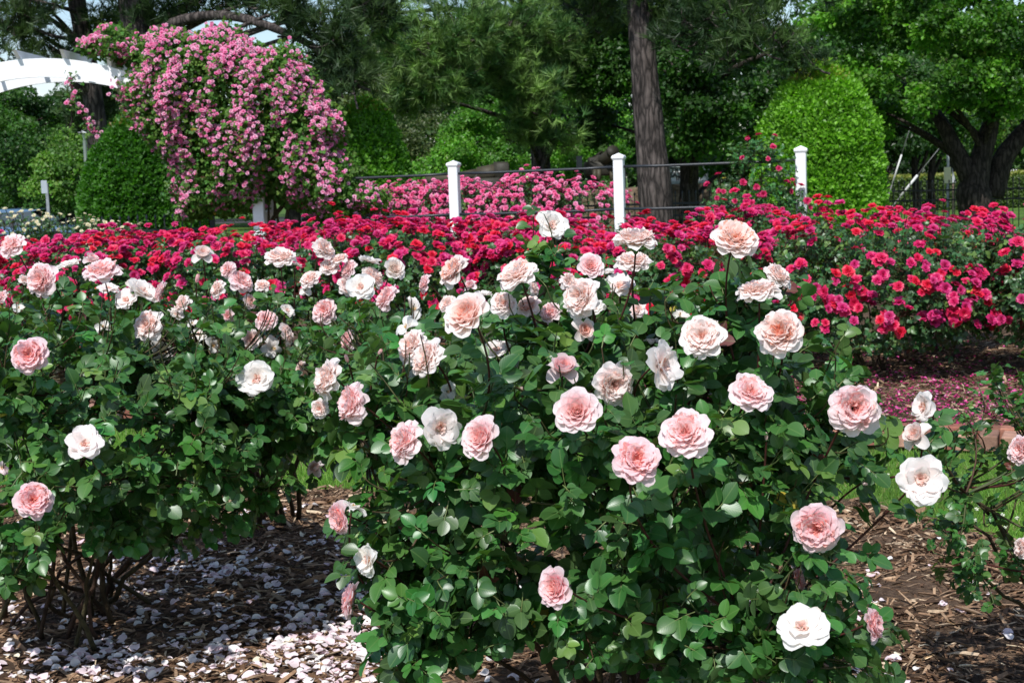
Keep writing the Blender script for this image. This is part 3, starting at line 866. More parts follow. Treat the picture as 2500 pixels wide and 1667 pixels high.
# ------------------------------------------------------------------ arbour and its climbing rose
YA = 16.9
ppx = 88
pk = at(ppx, 143, YA)          # crown of the arch, top edge of the front beam
Ra = 2.95
cx, cz = pk[0], pk[2] - Ra
arb = empty('rose_arbour', (cx, YA, 0), 'white arched wooden arbour beam with rafters, half buried in the pink climbing rose', 'arbour')
ang = np.radians(np.linspace(-62, 62, 42))


def arch_beam(y, depth=.215, th=.045):
    A = Acc()
    V = []
    for a in ang:
        for rr, yy in ((Ra, y), (Ra, y + th), (Ra - depth, y + th), (Ra - depth, y)):
            V.append([cx + rr * math.sin(a), yy, cz + rr * math.cos(a)])
    n = len(ang)
    F = [[i * 4 + j, i * 4 + (j + 1) % 4, (i + 1) * 4 + (j + 1) % 4, (i + 1) * 4 + j] for i in range(n - 1) for j in range(4)]
    F += [[0, 1, 2, 3], [(n - 1) * 4 + 3, (n - 1) * 4 + 2, (n - 1) * 4 + 1, (n - 1) * 4]]
    A.add(V, np.array(F), WHITE)
    return A


for y in (YA, YA + .85):
    arch_beam(y).build('arch_beam', M_PAINT, arb, smooth=False)
for a in np.radians(np.arange(-58, 60, 10.3) + 2.6):
    A = Acc()
    x, z = cx + (Ra + .045) * math.sin(a), cz + (Ra + .045) * math.cos(a)
    c, s = math.cos(-a), math.sin(-a)
    Mr = np.array([[math.cos(a), 0, math.sin(a)], [0, 1, 0], [-math.sin(a), 0, math.cos(a)]])
    L0, L1, h, w = -.13, 1.06, .055, .022
    V = np.array([[-w, L0 + .16, -h], [w, L0 + .16, -h], [w, L0, h], [-w, L0, h], [-w, L1 - .16, -h], [w, L1 - .16, -h], [w, L1, h], [-w, L1, h]])
    F = np.array([[0, 1, 2, 3], [7, 6, 5, 4], [0, 4, 5, 1], [3, 2, 6, 7], [0, 3, 7, 4], [1, 5, 6, 2]])
    A.add(V @ Mr.T + [x, YA, z], F, WHITE); A.build('rafter', M_PAINT, arb, smooth=False)
for sx in (-1, 1):
    for y in (YA + .02, YA + .83):
        xe = cx + sx * (Ra - .12) * math.sin(ang[-1]); ze = cz + (Ra - .12) * math.cos(ang[-1]) + .05
        A = Acc(); box(A, (xe, y, ze / 2), (.13, .13, ze), None, WHITE, .008); A.build('post', M_PAINT, arb, smooth=False)
    A = Acc()
    for k in range(7):
        box(A, (xe, YA + .425, .35 + k * .28), (.02, .68, .035), None, WHITE)
    A.build('side_lattice', M_PAINT, arb, smooth=False)

OUT = [(178, 108), (232, 72), (268, 58), (300, 62), (335, 88), (375, 66), (420, 66), (470, 76), (520, 62), (556, 50), (580, 72), (592, 92), (650, 118), (685, 112), (700, 102), (728, 118), (752, 160), (775, 205),
       (800, 240), (818, 275), (838, 300), (838, 330), (822, 345), (850, 372), (874, 405), (880, 440), (905, 455), (950, 470), (930, 500), (880, 512), (872, 560), (820, 580), (790, 540), (700, 510), (690, 500), (660, 470), (640, 500), (560, 520),
       (500, 520), (430, 530), (425, 470), (440, 430), (415, 395), (370, 360), (345, 330), (325, 280), (305, 230), (300, 190), (318, 165), (296, 150), (262, 152), (240, 130), (200, 122)]
OUT = np.array(OUT, float)


def inside(P, poly):
    x, y = P[:, 0], P[:, 1]; c = np.zeros(len(P), bool)
    j = len(poly) - 1
    for i in range(len(poly)):
        xi, yi = poly[i]; xj, yj = poly[j]
        k = ((yi > y) != (yj > y)) & (x < (xj - xi) * (y - yi) / (yj - yi + 1e-9) + xi)
        c ^= k; j = i
    return c


def edge_dist(P, poly):
    d = np.full(len(P), 1e9)
    for i in range(len(poly)):
        a, b = poly[i - 1], poly[i]; ab = b - a
        t = np.clip(((P - a) @ ab) / (ab @ ab), 0, 1)
        d = np.minimum(d, np.linalg.norm(P - (a + t[:, None] * ab), axis=1))
    return d


# the outline turned into metres on the arbour's plane, then used as the plan of a bulging mass
W = np.array([at(x, y, YA)[[0, 2]] for x, y in OUT])
_g = np.random.default_rng(9); _W = []
for i in range(len(W)):      # finer, uneven edge
    a, b = W[i], W[(i + 1) % len(W)]
    for t_ in np.arange(0, 1, .25): _W.append(lerp(a, b, t_) + _g.normal(size=2) * .022)
W = np.array(_W)


def fold(P):   # strand-like relief: long hanging swags
    x, z = P[:, 0], P[:, 1]
    return (.8 * np.sin(x * 7.5 + 1.6 * np.sin(z * 1.6 + 1)) + .9 * np.sin(x * 14.5 - z * 3.2 + 2 * np.sin(z * 3.1)) + .6 * np.sin(z * 7.1 + x * 4.3 + np.sin(x * 9))) / 2.0


def climb_points(n, g, lo, hi):
    mn, mx = W.min(0), W.max(0); out = []
    while sum(map(len, out)) < n:
        P = g.uniform(mn, mx, (n * 2, 2)); P = P[inside(P, W)]; out.append(P)
    P = np.concatenate(out)[:n]
    e = np.clip(edge_dist(P, W) / .55, 0, 1)
    th = (1 - (1 - e) ** 2) ** .5 * .75 + .06
    f = fold(P)
    d = th * g.uniform(lo, hi, n) + f * .13 * e
    return np.stack([P[:, 0], YA + .35 - d, P[:, 1]], 1), e, f, th


g = np.random.default_rng(88)
M_TLEAF2 = tint_mat('climbing_rose_leaf', rough=0.6, spec=0.2, transl=0.3, tcol=(1.5, 1.8, .4))
cr = empty('climbing_rose', (cx + 2.4, YA + .2, 0), 'huge pink climbing rose cascading over the white arbour in a long hanging mass', 'climbing rose')
P, e, f, th = climb_points(26000, g, -.1, 1.07)
d = rnd(len(P), g=g) * .6 + [0, -.3, -.5]; nn = rnd(len(P), g=g) * .5 + [0, -.5, .6]
A, T = Acc(), Acc()
hd = (f < -.25)
compound(A, None, P, d, nn, .042 * g.uniform(.7, 1.2, len(P)), g, LEAF_LO, 1, base=(.07, .165, .028), f=.3)
A.build('foliage', M_TLEAF2, cr)
for k in range(9):     # stems
    x0 = cx + 2.5 + g.uniform(-.2, .4); tgt = W[int(g.integers(0, 104))]
    Pp = bez(np.array([x0, YA + .3, 0]), np.array([x0 + .1, YA + .3, cz + 1.6]), np.array([tgt[0], YA + .2, tgt[1] - .15]), 16)
    Tk = Acc(); tube(Tk, Pp, np.linspace(.022, .006, 16), 6, (.06, .05, .025)); Tk.build('cane', M_CANE, cr)
P, e, f, th = climb_points(7600, g, .93, 1.08)
top = P[:, 2] > 2.0
pr = np.clip(.43 + f * .75 + (1 - e) * .12, 0.03, .95) * np.where(P[:, 2] < 1.8, .5, 1.0)
k = g.uniform(size=len(P)) < pr * .9
# few flowers on the low left foliage
P, e = P[k], e[k]
blooms = [dict(p=p + g.normal(size=3) * .02, f=np.array([(p[0] - cx - 2) * .15, -.8, .65]) + g.normal(size=3) * .35, r=.0305 * g.uniform(.75, 1.15), spin=g.uniform(0, 6), m=int(g.integers(0, 3))) for p in P]
blooms.sort(key=lambda b: -b['r'])
for b in blooms[:99]: lowplace(CLIMB, g)(cr, b, 0, 'climbing_rose_bloom')
stuff_blooms(cr, blooms[99:], CLIMB, M_PINK, 'climbing_rose_bloom')
# thin trailing sprays below the beam
tb = []; A = Acc(); T = Acc()
for a_, b_ in (((165, 185), (175, 260)), ((175, 250), (235, 330)), ((290, 200), (300, 260)), ((283, 215), (330, 320)), ((370, 340), (445, 430)), ((420, 370), (410, 470)), ((455, 520), (420, 450))):
    p0, p1 = at(*a_, YA - .05), at(*b_, YA - .1)
    Pp = bez(p0, lerp(p0, p1, .5) + [.05, 0, -.05], p1, 10); tube(T, Pp, .004, 4, (.08, .07, .03))
    q = np.repeat(Pp, 5, 0) + g.normal(size=(50, 3)) * .045
    compound(A, None, q, rnd(50, g=g) + [0, 0, -.4], rnd(50, g=g) * .5 + [0, -.5, .6], .035, g, LEAF_LO, 1, base=(.05, .13, .025), f=.2)
    for q in Pp[::1]: tb += [dict(p=q + g.normal(size=3) * .04, f=g.normal(size=3) * .5 + [0, -.8, .4], r=.032, spin=0, m=int(g.integers(0, 3))) for _ in range(int(g.integers(1, 3)))]
A.build('trailing_spray_leaves', M_LEAF, cr); T.build('trailing_stems', M_STEM, cr)
stuff_blooms(cr, tb, CLIMB, M_PINK, 'trailing_bloom')
# ------------------------------------------------------------------ trees and clipped shrubs
M_TLEAF = tint_mat('tree_leaf', rough=0.45, spec=0.4, transl=0.35, tcol=(1.5, 1.9, .4))
M_NEEDLE = tint_mat('pine_needle', rough=0.5, spec=0.35, transl=0.2, tcol=(1.3, 1.5, .6))


def bark_mat(name, c0, c1, sc=5.0):
    m, nt, out = mat_new(name); L = nt.links.new
    geo = nt.nodes.new('ShaderNodeNewGeometry')
    mp = N(nt, 'ShaderNodeMapping'); mp.inputs['Scale'].default_value = (1, 1, .22); L(geo.outputs['Position'], mp.inputs[0])
    vo = N(nt, 'ShaderNodeTexVoronoi', Scale=sc * 3.2); vo.feature = 'DISTANCE_TO_EDGE'
    nz = N(nt, 'ShaderNodeTexNoise', Scale=sc * 3, Detail=6.0)
    ad = N(nt, 'ShaderNodeMix', _data_type='VECTOR'); ad.inputs[0].default_value = .12
    L(mp.outputs[0], nz.inputs['Vector']); L(mp.outputs[0], ad.inputs[4]); L(nz.outputs['Color'], ad.inputs[5]); L(ad.outputs[1], vo.inputs['Vector'])
    cr_ = nt.nodes.new('ShaderNodeValToRGB'); cr_.color_ramp.elements[0].position = .0; cr_.color_ramp.elements[1].position = .28
    cr_.color_ramp.elements[0].color = (*c0, 1); cr_.color_ramp.elements[1].color = (*c1, 1)
    L(vo.outputs['Distance'], cr_.inputs[0])
    mx = N(nt, 'ShaderNodeMix', _data_type='RGBA', _blend_type='MULTIPLY'); mx.inputs[0].default_value = .7
    n2 = N(nt, 'ShaderNodeTexNoise', Scale=sc * 1.2, Detail=5.0); L(geo.outputs['Position'], n2.inputs['Vector'])
    mr = N(nt, 'ShaderNodeMapRange'); mr.inputs[1].default_value = .3; mr.inputs[2].default_value = .7; mr.inputs[3].default_value = .45; mr.inputs[4].default_value = 1.4
    L(n2.outputs['Fac'], mr.inputs[0]); L(cr_.outputs[0], mx.inputs[6]); L(mr.outputs[0], mx.inputs[7])
    p = N(nt, 'ShaderNodeBsdfPrincipled', Roughness=.9); p.inputs['Specular IOR Level'].default_value = .15
    L(mx.outputs[2], p.inputs['Base Color'])
    bp = N(nt, 'ShaderNodeBump', Strength=1.0, Distance=.03); L(vo.outputs['Distance'], bp.inputs['Height']); L(bp.outputs[0], p.inputs['Normal'])
    L(p.outputs[0], out.inputs[0]); return m


M_PBARK = bark_mat('pine_bark', (.020, .017, .016), (.115, .095, .088), 4.0)
M_DBARK = bark_mat('tree_bark', (.015, .012, .010), (.06, .048, .040), 5.0)

QL_V = np.array([[0, 0, 0], [.36, .5, .07], [0, 1, -.05], [-.36, .5, .07]]); QL_F = [np.array([[0, 1, 2, 3]])]


def needle_tpl(n, seed, spread=.95):
    g = np.random.default_rng(seed); V, F = [], []
    for i in range(n):
        a = g.uniform(0, 6.28); t = g.uniform(.15, 1.25) * spread
        d = np.array([math.sin(t) * math.cos(a), math.cos(t), math.sin(t) * math.sin(a)])
        s = unit(np.cross(d, g.normal(size=3))) * .034
        L = g.uniform(.8, 1.1); b = np.array([0, g.uniform(-.25, .15), 0])
        V += [b - s, b + s, b + d * L]; F.append([i * 3, i * 3 + 1, i * 3 + 2])
    return np.array(V), [np.array(F)]


NT = [needle_tpl(22, 1), needle_tpl(22, 2)]


def noise3(P, s, seed):
    g = np.random.default_rng(seed); o = 0
    for k in range(5):
        w = g.normal(size=3) * s * (1 + k * .5)
        o = o + np.sin(P @ w + g.uniform(0, 6)) / (1 + k * .4)
    return o / 2.4


def leaves(acc, blobs, n, size, cols, g, clumpr=.45, nclump=40, up=.6, flat=.6):
    """leaf-sized faces gathered in clumps near the outside of the blobs"""
    tot = sum(b[1][0] * b[1][2] + b[1][1] * b[1][2] for b in blobs)
    for c, r in blobs:
        c = np.asarray(c, float); r = np.asarray(r, float)
        share = (r[0] * r[2] + r[1] * r[2]) / tot
        nc = max(4, int(nclump * share)); m = max(10, int(n * share / nc))
        u = unit(rnd(nc, g=g)); cc = c + u * r * g.uniform(.35, 1.0, (nc, 1)) ** .6
        cs = clumpr * g.uniform(.5, 1.35, nc)
        k = np.repeat(np.arange(nc), m)
        v = unit(rnd(len(k), g=g)) * g.uniform(.15, 1, (len(k), 1)) ** .5
        v[:, 2] *= flat
        P = cc[k] + v * cs[k][:, None]
        d = rnd(len(k), g=g) + [0, 0, -.35]; nn = rnd(len(k), g=g) * .7 + [0, -.25, up] + v * .5
        L = size * g.uniform(.6, 1.25, len(k))
        mats = frames(d, nn) * L[:, None, None]
        base = lerp(cols[0], cols[1], np.clip(g.uniform(-.2, 1.1, (nc, 1)), 0, 1))
        C = base[k] * g.uniform(.65, 1.3, (len(k), 1)) * (1 + .08 * g.normal(size=(len(k), 3)))
        acc.inst(QL_V, QL_F, P, mats, np.clip(C, .004, .8))


def needles(acc, tacc, blobs, n, size, cols, g, trunk=None):
    tot = sum(b[1][0] * b[1][2] for b in blobs)
    for c, r in blobs:
        c = np.asarray(c, float); r = np.asarray(r, float)
        nb = max(3, int(n * (r[0] * r[2]) / tot / 9))
        u = unit(rnd(nb, g=g)); tip = c + u * r * g.uniform(.3, 1, (nb, 1)) ** .5
        for t in tip:        # a twig with tufts
            s = c + (t - c) * .2 + g.normal(size=3) * .12 - [0, 0, .15]
            m = lerp(s, t, .5) + [0, 0, -.12]
            Pp = bez(s, m, t, 5); tube(tacc, Pp, np.linspace(.018, .006, 5), 4, (.5, .5, .5), cap=False)
            q = lerp(s, t, g.uniform(.35, 1.05, (9, 1))) + g.normal(size=(9, 3)) * .13
            d = unit(t - s) + rnd(9, g=g) * .5 + [0, 0, .35]
            cc = lerp(cols[0], cols[1], min(1, max(0, g.uniform(-.3, 1.2)))) * g.uniform(.55, 1.4, (9, 1))
            L = size * g.uniform(.7, 1.2, 9)
            mats = frames(d, rnd(9, g=g)) * L[:, None, None]
            tp = NT[int(g.integers(0, 2))]
            acc.inst(tp[0], tp[1], q, mats, np.clip(cc, .004, .8))


def tree(name, label, cat, group, trunk, tr, limbs, blobs, n, size, cols, seed, kind='leaf', bark=None, clumpr=.45, nclump=40, branches=True, k=14):
    g = np.random.default_rng(seed)
    trunk = np.asarray(trunk, float)
    root = empty(name, (trunk[0][0], trunk[0][1], 0), label, cat, group)
    bark = bark or (M_PBARK if kind == 'needle' else M_DBARK)
    tt = np.linspace(0, 1, len(trunk)); ts = np.linspace(0, 1, 26)
    P = np.stack([np.interp(ts, tt, trunk[:, i]) for i in range(3)], 1)
    P[1:-1] = (P[:-2] + 2 * P[1:-1] + P[2:]) / 4
    A = Acc(); tube(A, P, np.interp(ts, tt, tr) * (1 + .03 * np.sin(ts * 37)), k, (.5, .5, .5)); A.build('trunk', bark, root)
    for pts, r0, r1 in limbs:
        pts = np.asarray(pts, float); t0 = np.linspace(0, 1, len(pts)); q = np.linspace(0, 1, 18)
        Q = np.stack([np.interp(q, t0, pts[:, i]) for i in range(3)], 1)
        for _ in range(2): Q[1:-1] = (Q[:-2] + 2 * Q[1:-1] + Q[2:]) / 4
        A = Acc(); tube(A, Q, np.linspace(r0, r1, 18), 8, (.5, .5, .5)); A.build('limb', bark, root)
    Bn = Acc()
    if branches:
        for c, r in blobs:
            c = np.asarray(c, float)
            j = int(np.argmin(np.linalg.norm(P - (c - [0, 0, .8]), axis=1)))
            s = P[j]; m = lerp(s, c, .5) + [0, 0, .25]
            tube(Bn, bez(s, m, c, 8), np.linspace(min(.07, np.interp(ts[j], tt, tr) * .4), .015, 8), 5, (.5, .5, .5), cap=False)
    F_ = Acc()
    if kind == 'leaf': leaves(F_, blobs, n, size, cols, g, clumpr, nclump)
    else: needles(F_, Bn, blobs, n, size, cols, g)
    if Bn.V: Bn.build('twigs', bark, root)
    F_.build('crown', M_TLEAF if kind == 'leaf' else M_NEEDLE, root, smooth=False)
    return root


def B(px, py, Y, rx, rz, ry=None):
    """blob given by photo pixel, depth and half sizes in pixels"""
    s = Y / FPX
    return (at(px, py, Y), (rx * s, (ry or rx) * s * .9, rz * s))


def col_pts(lst): return [at(*a) for a in lst]


def gp(px, Y, dz=0):
    p = at(px, 600, Y); return np.array([p[0], Y, dz])


GP = 'pine trees behind the rose garden'; GT = 'leafy trees behind the rose garden'
# the tall pine beside the middle post
Yp = 21.0
tb_ = at(1600, 470, Yp)
tree('pine_tree', 'tall bare grey-brown pine trunk rising out of frame, right of the middle white post', 'pine tree', GP,
     [[tb_[0] + .05, Yp, 0], tb_, at(1578, 240, Yp), at(1560, 0, Yp), at(1548, -300, Yp), at(1540, -700, Yp)], [.275, .25, .205, .18, .16, .1],
     [(col_pts([(1560, -60, Yp), (1700, -40, Yp - .5), (1880, 60, Yp - 1.2)]), .06, .02)],
     [B(1700, 60, 20, 90, 60), B(1800, 40, 19.5, 90, 60), B(1900, 90, 19.2, 100, 40), B(1990, 130, 19.2, 70, 30), B(1780, 120, 19.5, 70, 40), B(1620, 20, 21, 70, 50),
      B(1500, -200, 21, 260, 130), B(1750, -200, 21, 260, 130), B(1560, -450, 21, 300, 150), B(1350, -330, 21, 200, 120), B(1930, -120, 20, 220, 110), B(1450, 20, 22, 80, 60)],
     5200, .20, ((.018, .045, .014), (.07, .13, .03)), 501, 'needle', branches=False)
# the pine in the middle distance
Yq = 31.0
tree('pine_tree', 'pine with light feathery needle sprays and a dark trunk, left of the tall bare trunk', 'pine tree', GP,
     [gp(1325, Yq), at(1322, 430, Yq), at(1312, 250, Yq), at(1295, 60, Yq), at(1280, -250, Yq)], [.24, .22, .18, .15, .1],
     [(col_pts([(1310, 120, Yq), (1150, 140, 29), (960, 190, 28)]), .07, .02), (col_pts([(1300, 60, Yq), (1100, 20, 29), (900, 40, 27)]), .08, .02)],
     [B(1000, 110, 27, 110, 90), B(1120, 80, 27, 120, 90), B(1230, 60, 28, 110, 90), B(940, 40, 27, 90, 60), B(1340, 90, 29, 90, 90), B(1080, 190, 27, 120, 60), B(1210, 180, 28, 100, 80),
      B(1310, 240, 28, 80, 90), B(980, 230, 28, 70, 40), B(1260, 300, 29, 60, 50), B(1370, 330, 29, 70, 30), B(1400, 160, 30, 60, 90), B(1440, 40, 30, 90, 70), B(860, 130, 28, 60, 50),
      B(1100, -80, 29, 230, 80), B(1350, -60, 30, 180, 80), B(900, -70, 29, 160, 60)],
     7600, .24, ((.05, .13, .032), (.18, .30, .075)), 502, 'needle')
# the pines on the left, with the long arching limb
Yl = 23.0
tree('pine_tree', 'dark left pine whose long limb arches over the pink climbing rose', 'pine tree', GP,
     [gp(352, Yl), at(350, 300, Yl), at(335, 100, Yl), at(320, 0, Yl), at(305, -260, Yl)], [.27, .25, .23, .21, .15],
     [(col_pts([(370, 90, Yl), (430, 48, Yl - .5), (540, 32, Yl - 1), (630, 52, Yl - 1.5), (720, 90, Yl - 2), (790, 125, Yl - 2), (840, 200, Yl - 2), (905, 222, Yl - 2)]), .10, .02),
      (col_pts([(340, 130, Yl), (390, 90, Yl), (470, 10, Yl), (500, -40, Yl)]), .08, .03), (col_pts([(700, 60, Yl - 1.8), (720, 100, Yl - 2), (690, 130, Yl - 2)]), .03, .01)],
     [B(420, 20, Yl, 60, 40), B(520, -10, Yl, 80, 40), B(640, 0, Yl - 1, 70, 30), B(760, 40, Yl - 2, 60, 40), B(800, 130, Yl - 2, 60, 45), B(860, 190, Yl - 2, 60, 45), B(720, 15, Yl - 2, 60, 30),
      B(830, 60, Yl - 2, 50, 50), B(900, 10, Yl - 1, 60, 60), B(350, 20, Yl, 50, 40), B(790, 210, Yl, 50, 50), B(300, -130, Yl, 240, 70), B(600, -130, Yl, 240, 60)],
     2500, .22, ((.022, .05, .018), (.06, .11, .03)), 503, 'needle')
tree('pine_tree', 'leaning dark pine trunk at the upper left with sky between its needles', 'pine tree', GP,
     [gp(260, 25), at(236, 300, 25), at(206, 100, 25), at(186, 0, 25), at(170, -240, 25)], [.19, .18, .16, .15, .1],
     [(col_pts([(200, 100, 25), (130, 90, 24), (60, 60, 24), (0, 55, 24)]), .04, .012), (col_pts([(190, 30, 25), (120, 10, 24), (40, -10, 24)]), .04, .012)],
     [B(40, 60, 24, 60, 36), B(110, 20, 24, 60, 30), B(120, 110, 24, 60, 28), B(20, 120, 24, 50, 22), B(250, 40, 25, 50, 40), B(30, 5, 24, 70, 25), B(160, 150, 26, 40, 30), B(240, 220, 27, 60, 60), B(210, 260, 27, 50, 40), B(160, -100, 25, 240, 60)],
     1500, .22, ((.022, .05, .018), (.07, .12, .03)), 504, 'needle')

# leafy trees
DK = ((.024, .068, .014), (.065, .16, .026)); MD = ((.055, .13, .024), (.14, .27, .045)); BR = ((.06, .17, .018), (.13, .32, .03)); GY = ((.06, .09, .035), (.12, .16, .06))
tree('leafy_tree', 'dense dark green leafy tree behind the road sign, at the left edge', 'tree', GT, [gp(40, 37), at(40, 200, 37)], [.2, .1], [],
     [B(30, 270, 36, 90, 70), B(120, 300, 36, 80, 60), B(60, 370, 35, 90, 60), B(20, 450, 35, 80, 50), B(180, 260, 37, 60, 60), B(-60, 330, 36, 90, 120)], 26000, .10, DK, 511, clumpr=.5, nclump=70)
tree('leafy_tree', 'mid green rounded tree below the street lamp', 'tree', GT, [gp(170, 34), at(170, 300, 34)], [.14, .08], [],
     [B(160, 400, 33, 60, 60), B(190, 460, 33, 70, 50), B(130, 470, 33, 70, 45), B(210, 350, 34, 60, 60)], 15000, .09, MD, 512, clumpr=.4, nclump=50)
tree('leafy_tree', 'grey-green tree with small speckled leaves behind the round evergreen', 'tree', GT, [gp(1010, 40), at(1010, 200, 40)], [.18, .1], [],
     [B(1000, 330, 39, 80, 90), B(930, 280, 40, 80, 90), B(1060, 400, 39, 60, 50), B(1000, 220, 41, 90, 60)], 22000, .09, GY, 513, clumpr=.5, nclump=60)
tree('leafy_tree', 'fresh light green tree between the leftmost white post and the pine', 'tree', GT, [gp(1150, 37), at(1150, 280, 37)], [.14, .08], [],
     [B(1150, 330, 36, 75, 80), B(1210, 390, 35, 70, 50), B(1110, 400, 35, 60, 50), B(1190, 280, 37, 60, 50), B(1050, 430, 37, 60, 30)], 22000, .085, BR, 514, clumpr=.42, nclump=60)
tree('leafy_tree', 'light green tree filling the gap between the two pine trunks', 'tree', GT, [gp(1400, 38), at(1400, 280, 38)], [.14, .08], [],
     [B(1390, 300, 37, 60, 70), B(1440, 240, 37, 60, 70), B(1400, 380, 36, 60, 50), B(1470, 330, 37, 60, 80), B(1350, 400, 37, 50, 40)], 20000, .085, BR, 515, clumpr=.42, nclump=55)
tree('leafy_tree', 'big dark leafy tree right behind the tall pine trunk', 'tree', GT, [gp(1682, 29), at(1682, 440, 29), at(1690, 200, 29), at(1690, -100, 29)], [.22, .19, .16, .1],
     [(col_pts([(1690, 250, 29), (1800, 160, 28), (1900, 120, 28)]), .08, .03)],
     [B(1480, 180, 30, 90, 90), B(1660, 130, 28, 90, 70), B(1700, 260, 28, 110, 90), B(1820, 200, 29, 110, 90), B(1700, 370, 28, 80, 40), B(1500, 60, 31, 90, 80), B(1780, 30, 30, 120, 80),
      B(1650, 30, 29, 70, 80), B(1900, 300, 30, 80, 80), B(1700, -120, 29, 300, 90), B(1460, 300, 31, 50, 60), B(1800, 400, 31, 70, 40)], 56000, .11, ((.018, .055, .009), (.05, .15, .014)), 516, clumpr=.55, nclump=130)
tree('leafy_tree', 'right tree with a dark forked trunk and bright green leaves, behind the iron fence', 'tree', GT,
     [gp(2400, 26), at(2375, 470, 26), at(2385, 420, 26), at(2420, 300, 26), at(2440, 180, 26), at(2430, 0, 26)], [.36, .31, .22, .15, .12, .07],
     [(col_pts([(2370, 440, 26), (2330, 360, 26), (2300, 300, 26), (2250, 230, 27), (2160, 190, 28)]), .19, .05), (col_pts([(2420, 480, 26.2), (2450, 380, 26.2), (2520, 300, 26.2), (2600, 230, 26)]), .23, .12),
      (col_pts([(2440, 200, 26), (2400, 150, 25.5), (2380, 100, 25)]), .06, .02)],
     [B(2380, 180, 25, 110, 60), B(2300, 230, 25, 80, 40), B(2450, 250, 25, 90, 40), B(2200, 60, 26, 110, 70), B(2350, 60, 25, 110, 70), B(2480, 80, 25, 100, 80), B(2140, 160, 26, 90, 60),
      B(2100, 250, 27, 70, 50), B(2180, 300, 27, 80, 40), B(2450, 170, 25, 80, 40), B(2040, 60, 27, 100, 60), B(2300, -100, 26, 300, 80), B(2560, 180, 26, 90, 100)], 52000, .095, ((.035, .10, .012), (.12, .30, .025)), 517, clumpr=.36, nclump=190)
for i, (px, lab) in enumerate([(2160, 'thin crooked double trunk in deep shade just right of the clipped green dome'), (2235, 'thin straight dark trunk second to the right of the clipped green dome'), (2272, 'thin dark trunk nearest the yellow guy-wire cover')]):
    Yt = 33 + i * .4
    tree('young_tree', lab, 'tree', 'thin-trunked trees by the iron fence', [gp(px + 6, Yt), at(px, 440, Yt), at(px - 14 + 10 * i, 380, Yt), at(px - 10, 250, Yt)], [.10, .085, .07, .05],
         [(col_pts([(px, 440, Yt), (px + 24, 390, Yt), (px + 40, 320, Yt)]), .05, .03)],
         [B(px - 30, 300, Yt, 70, 60), B(px + 40, 330, Yt, 60, 40), B(px, 220, Yt, 90, 70)], 11000, .10, ((.02, .06, .01), (.04, .11, .015)), 520 + i, clumpr=.5, nclump=30)
# wooded edge far behind
g = np.random.default_rng(530)
FT = ['distant wooded tree filling the left edge of the background', 'distant tree behind the arbour', 'distant tree behind the climbing rose mass', 'distant tree above the round evergreen', 'distant tree behind the leftmost white post',
      'distant tree behind the middle pine', 'distant tree behind the tall bare trunk', 'distant tree left behind the clipped green dome', 'distant tree right behind the clipped green dome', 'distant tree behind the thin trunks',
      'distant tree behind the forked trunk', 'distant wooded tree filling the right edge of the background']
for i, px in enumerate([40, 260, 500, 720, 960, 1190, 1420, 1660, 1880, 2100, 2330, 2540]):
    Yt = 50 + g.uniform(-3, 5)
    top = [150, 170, 205, 215, 60, 20, -40, -60, -60, -60, -40, -40][i]
    hor = 473 - px * .035
    bl_ = []
    for k in range(9):
        bl_.append(B(px + g.uniform(-120, 120), lerp(top + 50, hor + 15, g.uniform(0, 1) ** .8), Yt + g.uniform(-2, 2), g.uniform(60, 100), g.uniform(45, 75)))
    tree('distant_tree', FT[i], 'tree', 'trees along the far edge of the park', [gp(px, Yt), at(px, (top + hor) / 2, Yt)], [.25, .12], [], bl_, 11000, .19,
         [DK, DK, MD, DK, GY, MD, DK, DK, DK, DK, MD, DK][i], 540 + i, clumpr=.9, nclump=60)


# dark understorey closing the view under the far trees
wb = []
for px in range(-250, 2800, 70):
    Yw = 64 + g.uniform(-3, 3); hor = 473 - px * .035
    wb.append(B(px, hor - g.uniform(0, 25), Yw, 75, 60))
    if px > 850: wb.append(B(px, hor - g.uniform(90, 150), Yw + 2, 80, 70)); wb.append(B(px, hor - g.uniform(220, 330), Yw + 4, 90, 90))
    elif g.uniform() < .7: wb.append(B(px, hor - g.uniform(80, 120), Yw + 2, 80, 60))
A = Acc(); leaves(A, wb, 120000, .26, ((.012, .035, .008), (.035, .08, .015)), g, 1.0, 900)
tag(A.build('far_woodland', M_TLEAF, smooth=False), 'dark wooded mass far behind the park trees', 'woodland', kind='stuff')


